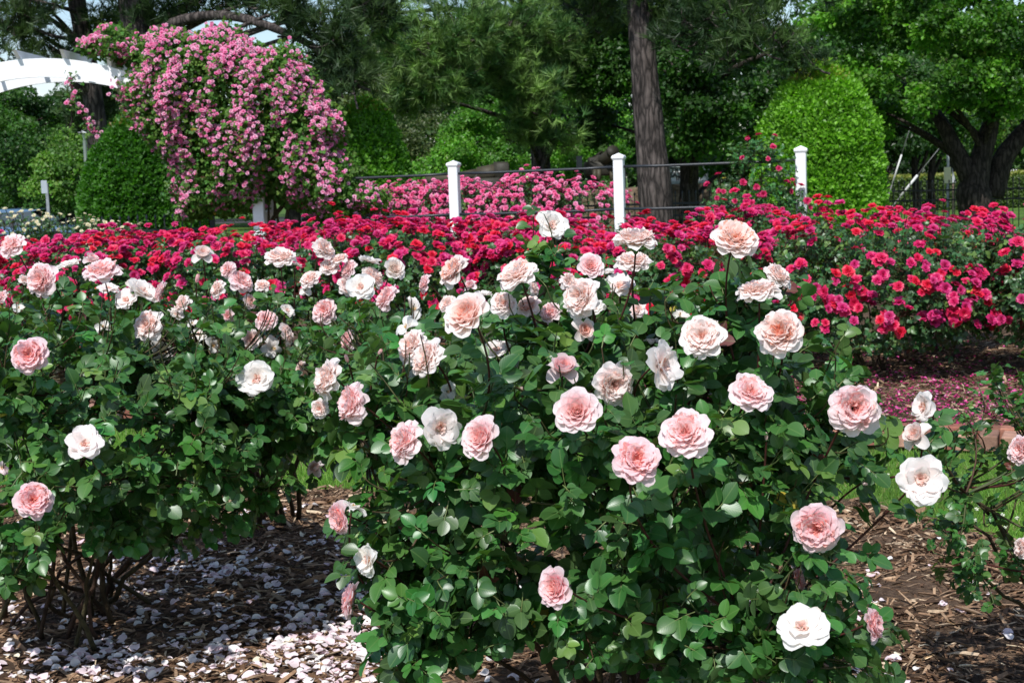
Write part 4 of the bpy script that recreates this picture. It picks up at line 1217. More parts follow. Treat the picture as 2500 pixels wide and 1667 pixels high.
def dome_shrub(name, label, px, Y, top, half, seed, cols, n=34000, leaf=.05, pw=4.6, tuft=True):
    """clipped evergreen: a bell of small leaves over a dark inner core"""
    g = np.random.default_rng(seed)
    c = at(px, top, Y); H = c[2]; Rr = half * Y / FPX
    root = empty(name, (c[0], Y, 0), label, 'shrub', 'clipped round evergreens')

    def rad(h): return Rr * (1 - np.clip(h, 0, 1) ** pw) ** .55 * np.where(h < .25, .86 + .56 * h, 1)
    hs = np.linspace(0, 1, 16)
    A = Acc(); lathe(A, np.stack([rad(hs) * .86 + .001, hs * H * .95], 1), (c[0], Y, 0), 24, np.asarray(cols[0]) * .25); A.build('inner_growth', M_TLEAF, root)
    a = g.uniform(0, 6.28, n * 2); h = g.uniform(.02, 1.0, n * 2)
    h = np.where(g.uniform(size=n * 2) < .16, 1 - .12 * g.uniform(size=n * 2) ** 2, h)
    keep_ = (np.sin(a) < .35); a, h = a[keep_][:n], h[keep_][:n]
    r = rad(h); d = np.stack([np.cos(a), np.sin(a), h * 0], 1)
    P0 = np.array([c[0], Y, 0]) + d * r[:, None] + np.stack([a * 0, a * 0, h * H], 1)
    lump = noise3(P0, 3.4, seed) * .035 + noise3(P0, 9, seed + 1) * .03
    nrm_ = unit(d + np.stack([a * 0, a * 0, h ** 3 * 2.2], 1))
    P = P0 + nrm_ * (lump + g.uniform(-.10, .035, len(a)) + (g.uniform(size=len(a)) < .03) * .06)[:, None]
    dd = nrm_ * .7 + rnd(len(a), g=g) * .7 + [0, 0, .3]; nn = nrm_ + rnd(len(a), g=g) * .55 + [0, 0, .3]
    L = leaf * g.uniform(.6, 1.25, len(a))
    C = lerp(cols[0], cols[1], np.clip(.5 + lump * 6 + g.normal(size=len(a)) * .3, 0, 1)[:, None])
    tp = (h > .93) & (g.uniform(size=len(a)) < .35)
    C[tp] = lerp(C[tp], (.28, .16, .04), .5)
    F_ = Acc(); F_.inst(QL_V, QL_F, P, frames(dd, nn) * L[:, None, None], np.clip(C, .004, .8)); F_.build('foliage', M_TLEAF, root, smooth=False)
    return root


dome_shrub('clipped_evergreen', 'bright yellow-green clipped evergreen dome behind the right white post', 1998, 19.5, 170, 152, 601, ((.07, .19, .012), (.20, .44, .03)), n=52000, leaf=.058)
dome_shrub('clipped_evergreen', 'dark green rounded evergreen just right of the climbing rose', 890, 22, 252, 112, 602, ((.045, .15, .012), (.15, .36, .028)), n=30000, leaf=.065, pw=3.4)
dome_shrub('clipped_evergreen', 'wide dark green evergreen mound under the arbour beam', 330, 21, 285, 150, 603, ((.02, .085, .008), (.07, .21, .018)), n=38000, leaf=.065, pw=2.8)
# ------------------------------------------------------------------ ground
def noise_mat(name, cols, scale, rough=.95, bump=.4, bs=60, dist=.01, scale2=None):
    m, nt, out = mat_new(name); L = nt.links.new
    geo = nt.nodes.new('ShaderNodeNewGeometry')
    nz = N(nt, 'ShaderNodeTexNoise', Scale=scale, Detail=8.0, Roughness=.7); L(geo.outputs['Position'], nz.inputs['Vector'])
    cr_ = nt.nodes.new('ShaderNodeValToRGB'); e = cr_.color_ramp.elements
    e[0].position, e[1].position = .30, .70
    e[0].color, e[1].color = (*cols[0], 1), (*cols[-1], 1)
    for i, c in enumerate(cols[1:-1]):
        x = cr_.color_ramp.elements.new(.3 + .4 * (i + 1) / (len(cols) - 1)); x.color = (*c, 1)
    L(nz.outputs['Fac'], cr_.inputs[0])
    p = N(nt, 'ShaderNodeBsdfPrincipled', Roughness=rough); p.inputs['Specular IOR Level'].default_value = .2
    c = cr_.outputs[0]
    if scale2:
        n2 = N(nt, 'ShaderNodeTexNoise', Scale=scale2, Detail=3.0); L(geo.outputs['Position'], n2.inputs['Vector'])
        mr = N(nt, 'ShaderNodeMapRange'); mr.inputs[1].default_value = .35; mr.inputs[2].default_value = .65; mr.inputs[3].default_value = .6; mr.inputs[4].default_value = 1.3
        vm = N(nt, 'ShaderNodeVectorMath', _operation='SCALE'); L(n2.outputs['Fac'], mr.inputs[0]); L(c, vm.inputs[0]); L(mr.outputs[0], vm.inputs['Scale']); c = vm.outputs[0]
    L(c, p.inputs['Base Color'])
    nb = N(nt, 'ShaderNodeTexNoise', Scale=bs, Detail=6.0); L(geo.outputs['Position'], nb.inputs['Vector'])
    bp = N(nt, 'ShaderNodeBump', Strength=bump, Distance=dist); L(nb.outputs['Fac'], bp.inputs['Height']); L(bp.outputs[0], p.inputs['Normal'])
    L(p.outputs[0], out.inputs[0]); return m


M_LAWN = noise_mat('lawn_ground', [(.035, .075, .015), (.07, .14, .02), (.12, .18, .04)], 9, bump=.5, bs=120, scale2=.8)
M_MULCH = noise_mat('mulch_ground', [(.035, .022, .014), (.10, .062, .038), (.20, .135, .088)], 38, bump=1.0, bs=90, dist=.02, scale2=3)
M_SHRED = tint_mat('mulch_shred', rough=.85, spec=.2, noise=.3, nscale=90)
M_ASPH = noise_mat('asphalt', [(.045, .045, .046), (.07, .07, .07)], 30, bump=.2, bs=200)
M_BLADE = tint_mat('grass_blade', rough=.5, spec=.3, transl=.3, tcol=(1.3, 1.5, .4))
M_FPETAL = tint_mat('fallen_petal', rough=.6, spec=.2, transl=.25)


def sheet(name, x0, x1, y0f, y1f, nx, ny, z, mat, amp=0.0, kind='structure', seed=1):
    """ground sheet between two depth curves y0f(x) and y1f(x)"""
    x = np.linspace(x0, x1, nx); t = np.linspace(0, 1, ny)
    X, T = np.meshgrid(x, t); Y = np.array([[y0f(a) for a in x]]) * (1 - T) + np.array([[y1f(a) for a in x]]) * T
    P = np.stack([X, Y, np.zeros_like(X)], -1).reshape(-1, 3)
    zz = z
    if amp: zz = z + amp * (noise3(P, 2.5, seed) + .5 * noise3(P, 9, seed + 1) + .35 * noise3(P, 27, seed + 2))
    P[:, 2] = zz
    i, j = np.meshgrid(np.arange(ny - 1), np.arange(nx - 1), indexing='ij')
    F = np.stack([i * nx + j, i * nx + j + 1, (i + 1) * nx + j + 1, (i + 1) * nx + j], -1).reshape(-1, 4)
    A = Acc(); A.add(P, F, (.5, .5, .5)); return tag(A.build(name, mat), kind=kind)


sheet('ground', -260, 260, lambda x: -60, lambda x: 420, 40, 40, 0, M_LAWN)
ba, bb_ = on_ground(700, 1205), on_ground(2100, 1238)
bc = on_ground(2500, 1335)


def bed_edge(x):
    if x < bb_[0]: return ba[1] + (bb_[1] - ba[1]) * (x - ba[0]) / (bb_[0] - ba[0]) + .05 * math.sin(x * 5) + .03 * math.sin(x * 13)
    return bb_[1] + (bc[1] - bb_[1]) * (x - bb_[0]) / (bc[0] - bb_[0]) + .05 * math.sin(x * 5) + .03 * math.sin(x * 13)


k0, k1 = on_ground(1925, 1046, .07), on_ground(2500, 1066, .07)
ks = (k1[1] - k0[1]) / (k1[0] - k0[0])


def kerb(x): return k0[1] + max(ks, -.42) * (x - k0[0]) if x > -2 else k0[1] + max(ks, -.42) * (-2 - k0[0]) - .2 * (x + 2)


sheet('mulch_bed', -6, 5, lambda x: 2.2, bed_edge, 160, 90, .020, M_MULCH, .010, seed=5)
sheet('mulch_bed', -9, 8, lambda x: kerb(x) + .10, lambda x: kerb(x) + 9.5, 90, 60, .062, M_MULCH, .008, seed=9)
sheet('road', -200, 200, lambda x: 58, lambda x: 66, 4, 3, .012, M_ASPH)

# brick edging of the far bed
M_BRICK = tint_mat('edging_brick', rough=.85, spec=.2, noise=.25, nscale=25, bump=.3, bscale=80)
A = Acc(); g = np.random.default_rng(700)
x = -4.5
while x < 5.0:
    y = kerb(x); th_ = math.atan2(kerb(x + .05) - y, .05)
    for lay in (0, 1):
        c_ = np.array([(.21, .085, .06), (.28, .125, .085), (.17, .07, .052), (.32, .18, .13)][int(g.integers(0, 4))]) * g.uniform(.65, 1.25)
        box(A, (x + (0 if lay else .03), y - .07 + lay * .16, .028 + g.normal() * .003 + .025), (.094, .2, .085) if not lay else (.19, .10, .10), rotz(th_ + g.normal() * .02), c_, .006)
    x += .105
brick = A.build('brick_edging', M_BRICK, smooth=False)
tag(brick, 'low red brick edging along the mulch bed of the red roses', 'edging')

# shredded bark
g = np.random.default_rng(710)


def shreds(n, pts, g, lmin, lmax, z, name, dark=1.0):
    A = Acc()
    L = g.uniform(lmin, lmax, n) * np.where(g.uniform(size=n) < .08, 1.8, 1)
    w = L * g.uniform(.06, .2, n)
    yaw = g.uniform(0, 6.28, n); pit = g.normal(size=n) * .22
    d = np.stack([np.cos(yaw) * np.cos(pit), np.sin(yaw) * np.cos(pit), np.sin(pit)], 1)
    nn = rnd(n, g=g) * .35 + [0, 0, 1]
    F3 = frames(d, nn); S, Dv, Nn = F3[..., 0], F3[..., 1], F3[..., 2]
    TV = np.array([[-.5, -.5, 0], [.5, -.42, 0], [-.55, 0, .5], [.5, .05, .5], [-.35, .5, 0], [.3, .46, 0], [0, -.5, -.8], [0, .5, -.8]])
    TF = [np.array([[0, 1, 3, 2], [2, 3, 5, 4], [0, 2, 4, 7], [0, 7, 6, 6], [1, 6, 7, 5]][:3])]
    mats = np.stack([S * w[:, None], Dv * L[:, None], Nn * (w * .5)[:, None]], -1)
    P = np.column_stack([pts, z + g.uniform(.0, .018, n)])
    pal = np.array([(.14, .078, .044), (.23, .14, .083), (.34, .225, .14), (.48, .355, .235), (.07, .04, .024), (.60, .48, .33)])
    C = pal[g.choice(6, n, p=[.3, .28, .18, .08, .13, .03])] * g.uniform(.7, 1.25, (n, 1)) * dark
    A.inst(TV, TF, P, mats, C); return tag(A.build(name, M_SHRED, smooth=False), 'shredded brown bark mulch', 'mulch', kind='stuff')


def bed_pts(n, x0, x1, y0, g):
    P = []
    while sum(map(len, P)) < n:
        q = np.column_stack([g.uniform(x0, x1, n), g.uniform(y0, 8, n)])
        P.append(q[q[:, 1] < np.array([bed_edge(a) for a in q[:, 0]]) - .02])
    return np.concatenate(P)[:n]


shreds(52000, bed_pts(52000, -3.4, 3.6, 3.3, g), g, .02, .075, .018, 'bark_mulch')
q = np.column_stack([g.uniform(-1, 6.0, 26000), g.uniform(0, 4.6, 26000) ]); q[:, 1] += [kerb(a) + .15 for a in q[:, 0]]
shreds(26000, q, g, .03, .08, .060, 'bark_mulch', .9)

# grass strip
n = 95000
q = np.column_stack([g.uniform(-3.2, 3.6, n), g.uniform(0, 1, n)])
e0 = np.array([bed_edge(a) for a in q[:, 0]]); e1 = np.array([kerb(a) - .16 for a in q[:, 0]])
y = e0 - .05 + (e1 - e0) * q[:, 1]
patch = noise3(np.column_stack([q[:, 0], y, y * 0]), 3.0, 41)
ok = g.uniform(size=n) < .75 + .4 * patch
q, y, patch = q[ok], y[ok], patch[ok]; n = len(q)
d = np.stack([g.normal(size=n) * .45, g.normal(size=n) * .45, np.ones(n)], 1)
BV = np.array([[-.5, 0, 0], [.5, 0, 0], [0, 1, .12]]); BF = [np.array([[0, 1, 2]])]
L = g.uniform(.018, .05, n); F3 = frames(d, rnd(n, g=g)); mats = F3 * L[:, None, None]; mats[..., 0] = F3[..., 0] * .005
C = lerp((.07, .19, .02), (.20, .36, .06), g.uniform(0, 1, (n, 1))) * (1 + .25 * patch[:, None]); dry = g.uniform(size=n) < .07; C[dry] = (.30, .27, .12)
A = Acc(); A.inst(BV, BF, np.column_stack([q[:, 0], y, np.zeros(n)]), mats, C); tag(A.build('grass', M_BLADE, smooth=False), 'short bright green lawn grass between the two rose beds', 'grass', kind='stuff')
# clover heads in the grass
A = Acc()
for i in range(60):
    u = g.uniform(1.0, 3.3); t_ = g.uniform(.03, .6); yy = lerp(bed_edge(u), kerb(u) - .2, t_)
    for k in range(14):
        dv = unit(g.normal(size=3) + [0, 0, .5]); tube(A, [np.array([u, yy, .045]), np.array([u, yy, .045]) + dv * .010], [.003, .002], 3, (.8, .8, .74))
tag(A.build('clover_flowers', M_BLADE), 'small white clover heads in the grass', 'clover', kind='stuff')

# fallen petals
FPV, FPU = [], []
def fp_template(g):
    A = Acc(); petal(A, 0, 0, 0, 1.0, .52, D(80), D(90 + g.uniform(-45, 45)), g.uniform(.35, .9), .12, (1, 1, 1), (1, 1, 1), g, nu=5, nv=5, tip=.15, point=.4, base_w=.3)
    V = np.concatenate(A.V); V[:, 0] -= .5; V[:, 2] -= V[:, 2].mean(); V = V[:, [1, 0, 2]] * np.array([1, 1, 1])
    return V, A.F
TPL = [fp_template(g) for _ in range(6)]


def petal_spots():
    out = []
    for cx_, cy_, sx, sy, m in [(430, 1370, 130, 26, 330), (560, 1395, 60, 18, 110), (620, 1500, 230, 60, 420), (750, 1590, 150, 55, 560), (820, 1560, 90, 60, 330), (450, 1610, 260, 50, 520), (170, 1620, 130, 30, 300), (800, 1310, 60, 12, 50),
                                (620, 1265, 90, 14, 90), (350, 1480, 160, 60, 150), (1000, 1600, 160, 50, 160), (1300, 1590, 160, 60, 110), (1780, 1380, 60, 60, 120), (2080, 1640, 70, 25, 90), (2100, 1470, 30, 50, 50),
                                (2300, 1600, 180, 60, 34), (2300, 1420, 150, 50, 22), (1650, 1500, 150, 80, 120), (850, 1450, 60, 100, 220), (320, 1310, 140, 30, 120), (60, 1500, 90, 70, 120)]:
        m = int(m * .44); q_ = np.column_stack([g.normal(cx_, sx, m), g.normal(cy_, sy, m)]); k_ = g.uniform(size=m) < .45; q_[k_] = q_[g.integers(0, m, k_.sum())] + g.normal(size=(k_.sum(), 2)) * [16, 6]; out.append(q_)
    P = np.concatenate(out); P = P[(P[:, 1] > 1225) & (P[:, 1] < 1760)]
    W_ = np.array([on_ground(a, b, .03) for a, b in P])
    # small local piles
    return W_[W_[:, 1] < np.array([bed_edge(a) for a in W_[:, 0]])]


W_ = petal_spots(); n = len(W_)
Lp = g.uniform(.016, .042, n) * np.where(g.uniform(size=n) < .3, .6, 1)
yaw = g.uniform(0, 6.28, n); til = g.normal(size=(n, 2)) * .28
nn = np.column_stack([til, np.ones(n)]); nn[:, 2] *= np.where(g.uniform(size=n) < .4, -1, 1)
dd = np.column_stack([np.cos(yaw), np.sin(yaw), np.zeros(n)])
fr = frames(dd, nn) * Lp[:, None, None]
col3 = np.array([(.90, .84, .82), (.92, .89, .86), (.88, .76, .78), (.88, .72, .76), (.86, .78, .60), (.80, .60, .64)])[g.choice(6, n, p=[.28, .18, .24, .18, .05, .07])]
W_[:, 2] = .030 + g.uniform(0, .012, n)
vis = np.argsort(-(Lp / W_[:, 1]))
px_, py_, _ = project(W_); onf = (px_ > 0) & (px_ < 2500) & (py_ < 1667) & ~((px_ > 950) & (px_ < 1650))
big = [i for i in vis if onf[i]][:299]; bigset = np.zeros(n, bool); bigset[big] = True
pm = []
for k, (V, F) in enumerate(TPL):
    for c_ in ((.91, .85, .83), (.89, .74, .77)):
        A = Acc(); A.add(V, F, c_); pm.append(A.mesh('fallen_petal', M_FPETAL))
for j, i in enumerate(big):
    pinkish = col3[i][1] < .8
    o = bpy.data.objects.new('fallen_petal', pm[2 * (j % 6) + int(pinkish)]); col.objects.link(o)
    M4 = Matrix(fr[i].tolist()).to_4x4(); M4.translation = Vector(W_[i]); o.matrix_basis = M4
    tag(o, 'pale pink fallen rose petal lying on the brown mulch' if pinkish else 'white fallen rose petal lying on the brown mulch', 'petal', 'pink petals fallen on the mulch' if pinkish else 'white petals fallen on the mulch')
A = Acc(); rest = np.where(~bigset)[0]
for k, (V, F) in enumerate(TPL):
    s_ = rest[k::6]; A.inst(V, F, W_[s_], fr[s_], col3[s_])
tag(A.build('fallen_petals', M_FPETAL), 'dense litter of small white and pink petals on the mulch', 'petals', kind='stuff')
# magenta litter under the red roses
n = 6000; A = Acc()
q = np.column_stack([g.uniform(.2, 5.2, n), np.abs(g.normal(size=n)) * 1.5 + .12]); q[:, 1] += [kerb(a) + .1 for a in q[:, 0]]
nn = np.column_stack([g.normal(size=(n, 2)) * .3, np.ones(n)]); yaw = g.uniform(0, 6.28, n)
fr2 = frames(np.column_stack([np.cos(yaw), np.sin(yaw), yaw * 0]), nn) * g.uniform(.008, .022, n)[:, None, None]
c2 = np.array([(.55, .03, .20), (.70, .10, .34), (.40, .02, .12), (.74, .3, .48)])[g.choice(4, n, p=[.4, .3, .2, .1])]
for k, (V, F) in enumerate(TPL[:3]):
    A.inst(V, F, np.column_stack([q, .078 + g.uniform(0, .012, n)])[k::3], fr2[k::3], c2[k::3])
tag(A.build('magenta_petals', M_FPETAL), 'magenta petals scattered on the mulch under the red roses', 'petals', kind='stuff')
# ------------------------------------------------------------------ things behind the garden
def fence_run(p0, p1, h, label, sp=.115, rails=(.16, .36, .95)):
    p0, p1 = np.asarray(p0, float), np.asarray(p1, float)
    L = np.linalg.norm(p1 - p0); d = (p1 - p0) / L; a = math.atan2(d[1], d[0]); Mz = rotz(a)
    root = empty('iron_fence', p0, label, 'fence', 'black iron picket fences')
    A = Acc(); n = int(L / sp)
    for i in range(n):
        c = p0 + d * (i + .5) * sp; box(A, c + [0, 0, h / 2], (.016, .016, h), Mz, BLK)
        lathe(A, [(.016, 0), (.018, .012), (.0, .06)], c + [0, 0, h], 4, BLK)
    A.build('pickets', M_BLACK, root, smooth=False)
    for r in rails:
        A = Acc(); c = (p0 + p1) / 2; box(A, c + [0, 0, h - r], (L, .034, .034), Mz, BLK); A.build('rail', M_BLACK, root, smooth=False)
    m = max(1, int(L / 2.4))
    for i in range(m + 1):
        c = p0 + d * L * i / m; A = Acc(); box(A, c + [0, 0, (h + .06) / 2], (.06, .06, h + .06), Mz, BLK, .004); A.build('fence_post', M_BLACK, root, smooth=False)
    return root


q0, q1 = at(2020, 462, 30.5), at(2560, 428, 28.0)
fence_run((q0[0], 30.5, 0), (q1[0], 28.0, 0), (q0[2] + q1[2]) / 2, 'black iron picket fence right of the clipped green dome')
q0, q1 = at(1330, 470, 24.5), at(1900, 452, 23.5)
fence_run((q0[0], 24.5, 0), (q1[0], 23.5, 0), 1.12, 'black iron picket fence passing behind the tall pine trunk')
q0, q1 = at(-60, 515, 20), at(560, 500, 20)
fence_run((q0[0], 18.6, 0), (q1[0], 18.8, 0), 1.12, 'black iron picket fence below the wide evergreen mound')

M_OLIVE = tint_mat('olive_painted_steel', rough=.6, spec=.3, noise=.3, nscale=5)
M_RUB = tint_mat('rubber', rough=.85, spec=.2)
OL = (.060, .052, .034); OD = (.036, .033, .025)


def T(acc, pts, r, c=OL, k=12): tube(acc, np.asarray(pts, float), r, k, c)


# howitzer seen from the side
Y = 27.0
s = Y / FPX
pc = at(1165, 430, Y)
gun = empty('field_gun', (pc[0], Y, 0), 'olive drab field gun with a long low barrel pointing left, behind the pink roses', 'cannon', 'old guns displayed in the park')
mz, br = at(1040, 441, Y), at(1214, 421, Y)
A = Acc(); T(A, [mz, lerp(mz, br, .5), lerp(mz, br, .75)], [.075, .09, .12]); T(A, [lerp(mz, br, .72), br], [.14, .17]); A.build('barrel', M_OLIVE, gun)
A = Acc(); T(A, [br - [.05, 0, 0], br + [.22, 0, .03]], [.20, .17], OD); box(A, br + [.1, -.12, .02], (.25, .12, .3), None, OD, .02); A.build('breech', M_OLIVE, gun)
A = Acc(); T(A, [lerp(mz, br, .52) - [0, .02, .28], at(1175, 420, Y - .1)], .045, OD); T(A, [at(1120, 428, Y - .2), at(1160, 455, Y - .2)], .04, OD); A.build('recoil_cylinder', M_OLIVE, gun)
for px in (1183, 1203):
    A = Acc(); T(A, [at(px, 407, Y), at(px + 5, 424, Y), at(px + 4, 455, Y)], [.045, .05, .055]); A.build('equilibrator', M_OLIVE, gun)
A = Acc(); box(A, at(1190, 462, Y) , (.55, .9, .42), None, OD, .04); A.build('carriage', M_OLIVE, gun)
for yy in (-.62, .62):
    A = Acc(); cc = (pc[0] + .25, Y + yy, .52)
    MX = np.array([[1, 0, 0], [0, 0, 1], [0, 1, 0.]])
    lathe(A, [(.2, -.1), (.5, -.11), (.52, -.06), (.52, .06), (.5, .11), (.2, .1)], cc, 22, (.02, .02, .02), M=MX); w_ = A.build('wheel', M_RUB, gun)
    A = Acc(); lathe(A, [(.0, -.08), (.1, -.09), (.2, -.06), (.26, -.1), (.26, .1), (.2, .06), (0, .08)], cc, 18, OD, M=MX); A.build('rim', M_OLIVE, w_)
    A = Acc(); T(A, [(pc[0] + .2, Y + yy * .4, .5), (pc[0] + 2.4, Y + yy * 1.4, .08)], [.10, .07], OD, 6); A.build('trail_leg', M_OLIVE, gun)

# second gun, barrel raised to the right, on a low stone plinth
Y = 29.5; s = Y / FPX; pc = at(1470, 440, Y)
gun = empty('field_gun', (pc[0], Y, 0), 'dark wheeled gun with its barrel raised toward the middle white post', 'cannon', 'old guns displayed in the park')
a_, b_ = at(1462, 402, Y), at(1497, 370, Y - .6)
A = Acc(); T(A, [a_, lerp(a_, b_, .5), b_], [.15, .12, .105], OD); T(A, [b_ - (b_ - a_) * .06, b_ + (b_ - a_) * .02], [.13, .13], OD); A.build('barrel', M_OLIVE, gun)
A = Acc(); T(A, [at(1450, 395, Y), at(1476, 378, Y)], .11, OD); A.build('recoil_cylinder', M_OLIVE, gun)
A = Acc(); box(A, at(1470, 412, Y), (.75, .6, .30), None, OD, .04); box(A, at(1450, 405, Y - .1), (.25, .3, .35), None, OD, .03); box(A, at(1490, 402, Y - .1), (.2, .3, .3), None, OD, .03); A.build('cradle', M_OLIVE, gun)
for px in (1452, 1462, 1494, 1504):
    A = Acc(); T(A, [at(px, 412, Y - .3), at(px, 440, Y - .35)], .05, OL, 8); A.build('support', M_OLIVE, gun)
for px in (1445, 1512):
    A = Acc(); lathe(A, [(.1, -.1), (.36, -.11), (.38, 0), (.36, .11), (.1, .1)], at(px, 438, Y + .2), 20, (.02, .02, .02), M=np.array([[0, 0, 1], [1, 0, 0], [0, 1, 0.]])); A.build('wheel', M_RUB, gun)
pb = at(1480, 455, Y)
A = Acc(); hb = max(pb[2] - .05, .4); box(A, (pb[0] + .1, Y, hb / 2), (1.5, 2.4, hb), None, (.16, .13, .11), .03)
M_STONE = noise_mat('rubble_stone', [(.06, .045, .03), (.17, .12, .08), (.26, .21, .15)], 6, bump=.8, bs=8, dist=.03, scale2=14)
tag(A.build('stone_plinth', M_STONE, smooth=False), 'low stone plinth under the dark wheeled gun', 'plinth')

# message board
Y = 34.0; c = at(1672, 425, Y); s = Y / FPX
w = 105 * s; h = 34 * s
sg = empty('message_board', (c[0], Y, 0), 'white changeable-letter board on a stone base, partly behind the dark tree trunk', 'sign')
A = Acc(); box(A, c, (w, .16, h), None, (.78, .80, .80), .01); A.build('board', M_VINYL, sg, smooth=False)
A = Acc()
for dz in (-h / 2 - .03, h / 2 + .03): box(A, c + [0, -.02, dz], (w + .12, .26, .06), None, (.34, .38, .38))
for dx in (-w / 2 - .03, w / 2 + .03): box(A, c + [dx, -.02, 0], (.06, .26, h), None, (.34, .38, .38))
A.build('frame', M_BLACK, sg, smooth=False)
A = Acc(); box(A, c + [-w / 2 - .26, 0, -h * .1], (.24, .3, h * 1.7), None, (.30, .34, .35), .02); A.build('pillar', M_PAINT, sg, smooth=False)
zb_ = c[2] - h / 2 - .07
A = Acc(); box(A, (c[0], Y + .05, zb_ / 2), (w + .2, .5, zb_), None, (.3, .3, .3), .02); A.build('stone_base', M_STONE, sg, smooth=False)
M_INK = tint_mat('black_letters', rough=.6)
for txt, dx, dz in (('TRY', -w * .33, h * .27), ('SAT MAR 7 TO', -w * .36, -.02), ('INFO 757', -w * .22, -h * .30)):
    cu = bpy.data.curves.new('letters', 'FONT'); cu.body = txt; cu.size = .155; cu.extrude = .004; cu.align_y = 'CENTER'; cu.offset = .004
    tmp = bpy.data.objects.new('tmp', cu); col.objects.link(tmp)
    bpy.context.view_layer.update()
    me = bpy.data.meshes.new_from_object(tmp.evaluated_get(bpy.context.evaluated_depsgraph_get()))
    bpy.data.objects.remove(tmp)
    a = me.attributes.new('tint', 'FLOAT_COLOR', 'POINT'); a.data.foreach_set('color', np.tile([.01, .01, .012, 1], len(me.vertices)))
    me.materials.clear(); me.materials.append(M_INK)
    link('lettering', me, sg, Matrix.Translation((c[0] + dx, Y - .088, c[2] + dz)) @ Matrix.Rotation(R(90), 4, 'X'))

# dark sign post seen from behind, left of the middle white post
Y = 24.0
a_, b_ = at(1411, 388, Y), at(1411, 460, Y)
sp_ = empty('sign_post', (a_[0], Y, 0), 'narrow dark sign on a thin post between the pine and the middle white post', 'sign')
A = Acc(); box(A, (a_[0], Y, a_[2] / 2), (.05, .05, a_[2]), None, (.03, .035, .04), .004); A.build('pole', M_BLACK, sp_, smooth=False)
A = Acc(); box(A, at(1414, 396, Y - .03), (.10, .02, .20), None, (.05, .055, .06), .003); A.build('plate', M_BLACK, sp_, smooth=False)

# road sign seen from the back, left
Y = 21.0; c = at(108, 457, Y)
rs = empty('road_sign', (c[0], Y, 0), 'grey back of a small road sign above the ivory roses at the left', 'sign')
A = Acc(); box(A, (c[0] + .03, Y + .02, (c[2] + .05) / 2), (.045, .03, c[2] + .05), None, (.25, .27, .30), .004); A.build('pole', M_BLACK, rs, smooth=False)
A = Acc(); box(A, c, (.085, .012, .19), rotz(.3), (.45, .50, .56), .004); A.build('plate', M_PAINT, rs, smooth=False)

# street lamp
Y = 30.0; c = at(205, 325, Y); s = Y / FPX
sl = empty('street_lamp', (c[0], Y, 0), 'small white street lamp with a wide conical cap, left of the wide evergreen', 'street lamp')
A = Acc(); T(A, [(c[0], Y, 0), c - [0, 0, 18 * s]], [.06, .035], (.10, .13, .11)); A.build('pole', M_PAINT, sl)
A = Acc(); lathe(A, [(.14 * s * 100, 0), (.13 * s * 100, 2 * s), (5 * s, 6 * s), (0.01, 8 * s)], c, 18, (.62, .64, .65)); A.build('cap', M_PAINT, sl)
A = Acc(); lathe(A, [(.01, -18 * s), (3 * s, -17 * s), (6.5 * s, 0)], c, 14, (.55, .58, .58)); A.build('globe', M_VINYL, sl)

# parked car behind the white roses
M_CAR = tint_mat('car_paint', rough=.25, spec=.5, coat=.6); M_GLASS = tint_mat('car_glass', rough=.06, spec=.8)
Y = 33.0; c = at(45, 520, Y); s = Y / FPX
car = empty('parked_car', (c[0], Y, 0), 'blue parked car seen over the ivory white roses at the far left', 'car')


def prism(acc, prof, y0, y1, c_, taper=0.0, zt=None):
    prof = np.asarray(prof, float); m = len(prof); V = []
    zmx = prof[:, 1].max(); zmn = prof[:, 1].min()
    for y, sg_ in ((y0, 1), (y1, -1)):
        for x_, z_ in prof: V.append([x_, y + sg_ * taper * (z_ - zmn) / (zmx - zmn), z_])
    F = [np.array([[i, (i + 1) % m, m + (i + 1) % m, m + i] for i in range(m)]), np.array([list(range(m))[::-1]]), np.array([list(range(m, 2 * m))])]
    acc.add(V, F, c_)


x0 = c[0]; top = c[2] + 9 * s
k_ = top / 1.45
A = Acc(); prism(A, np.array([(-2.2, .3), (2.2, .3), (2.25, .6), (2.15, .88), (1.5, .95), (-1.2, .98), (-2.1, .85), (-2.25, .55)]) * k_ + [x0, 0], Y - .88, Y + .88, (.10, .19, .34), .06)
prism(A, np.array([(-.95, 1.36), (.65, 1.38), (.85, 1.42), (-.1, 1.47), (-.8, 1.45)]) * k_ + [x0, 0], Y - .66, Y + .66, (.10, .19, .34)); A.build('body', M_CAR, car, smooth=False)
A = Acc(); prism(A, np.array([(-1.75, .955), (1.35, .955), (.62, 1.385), (-.9, 1.365)]) * k_ + [x0, 0], Y - .80, Y + .80, (.03, .05, .06), .14); A.build('windows', M_GLASS, car, smooth=False)
for dx in (-1.35, 1.35):
    for dy in (-.8, .8):
        A = Acc(); lathe(A, [(.15, -.1), (.32, -.1), (.33, 0), (.32, .1), (.15, .1)], (x0 + dx * k_, Y + dy, .33), 20, (.015, .015, .015), M=np.array([[1, 0, 0], [0, 0, 1], [0, 1, 0.]])); wh = A.build('wheel', M_RUB, car)
        A = Acc(); lathe(A, [(0, -.06), (.12, -.07), (.2, -.05), (.2, .05), (0, .06)], (x0 + dx * k_, Y + dy, .33), 16, (.5, .5, .52), M=np.array([[1, 0, 0], [0, 0, 1], [0, 1, 0.]])); A.build('rim', M_PAINT, wh)

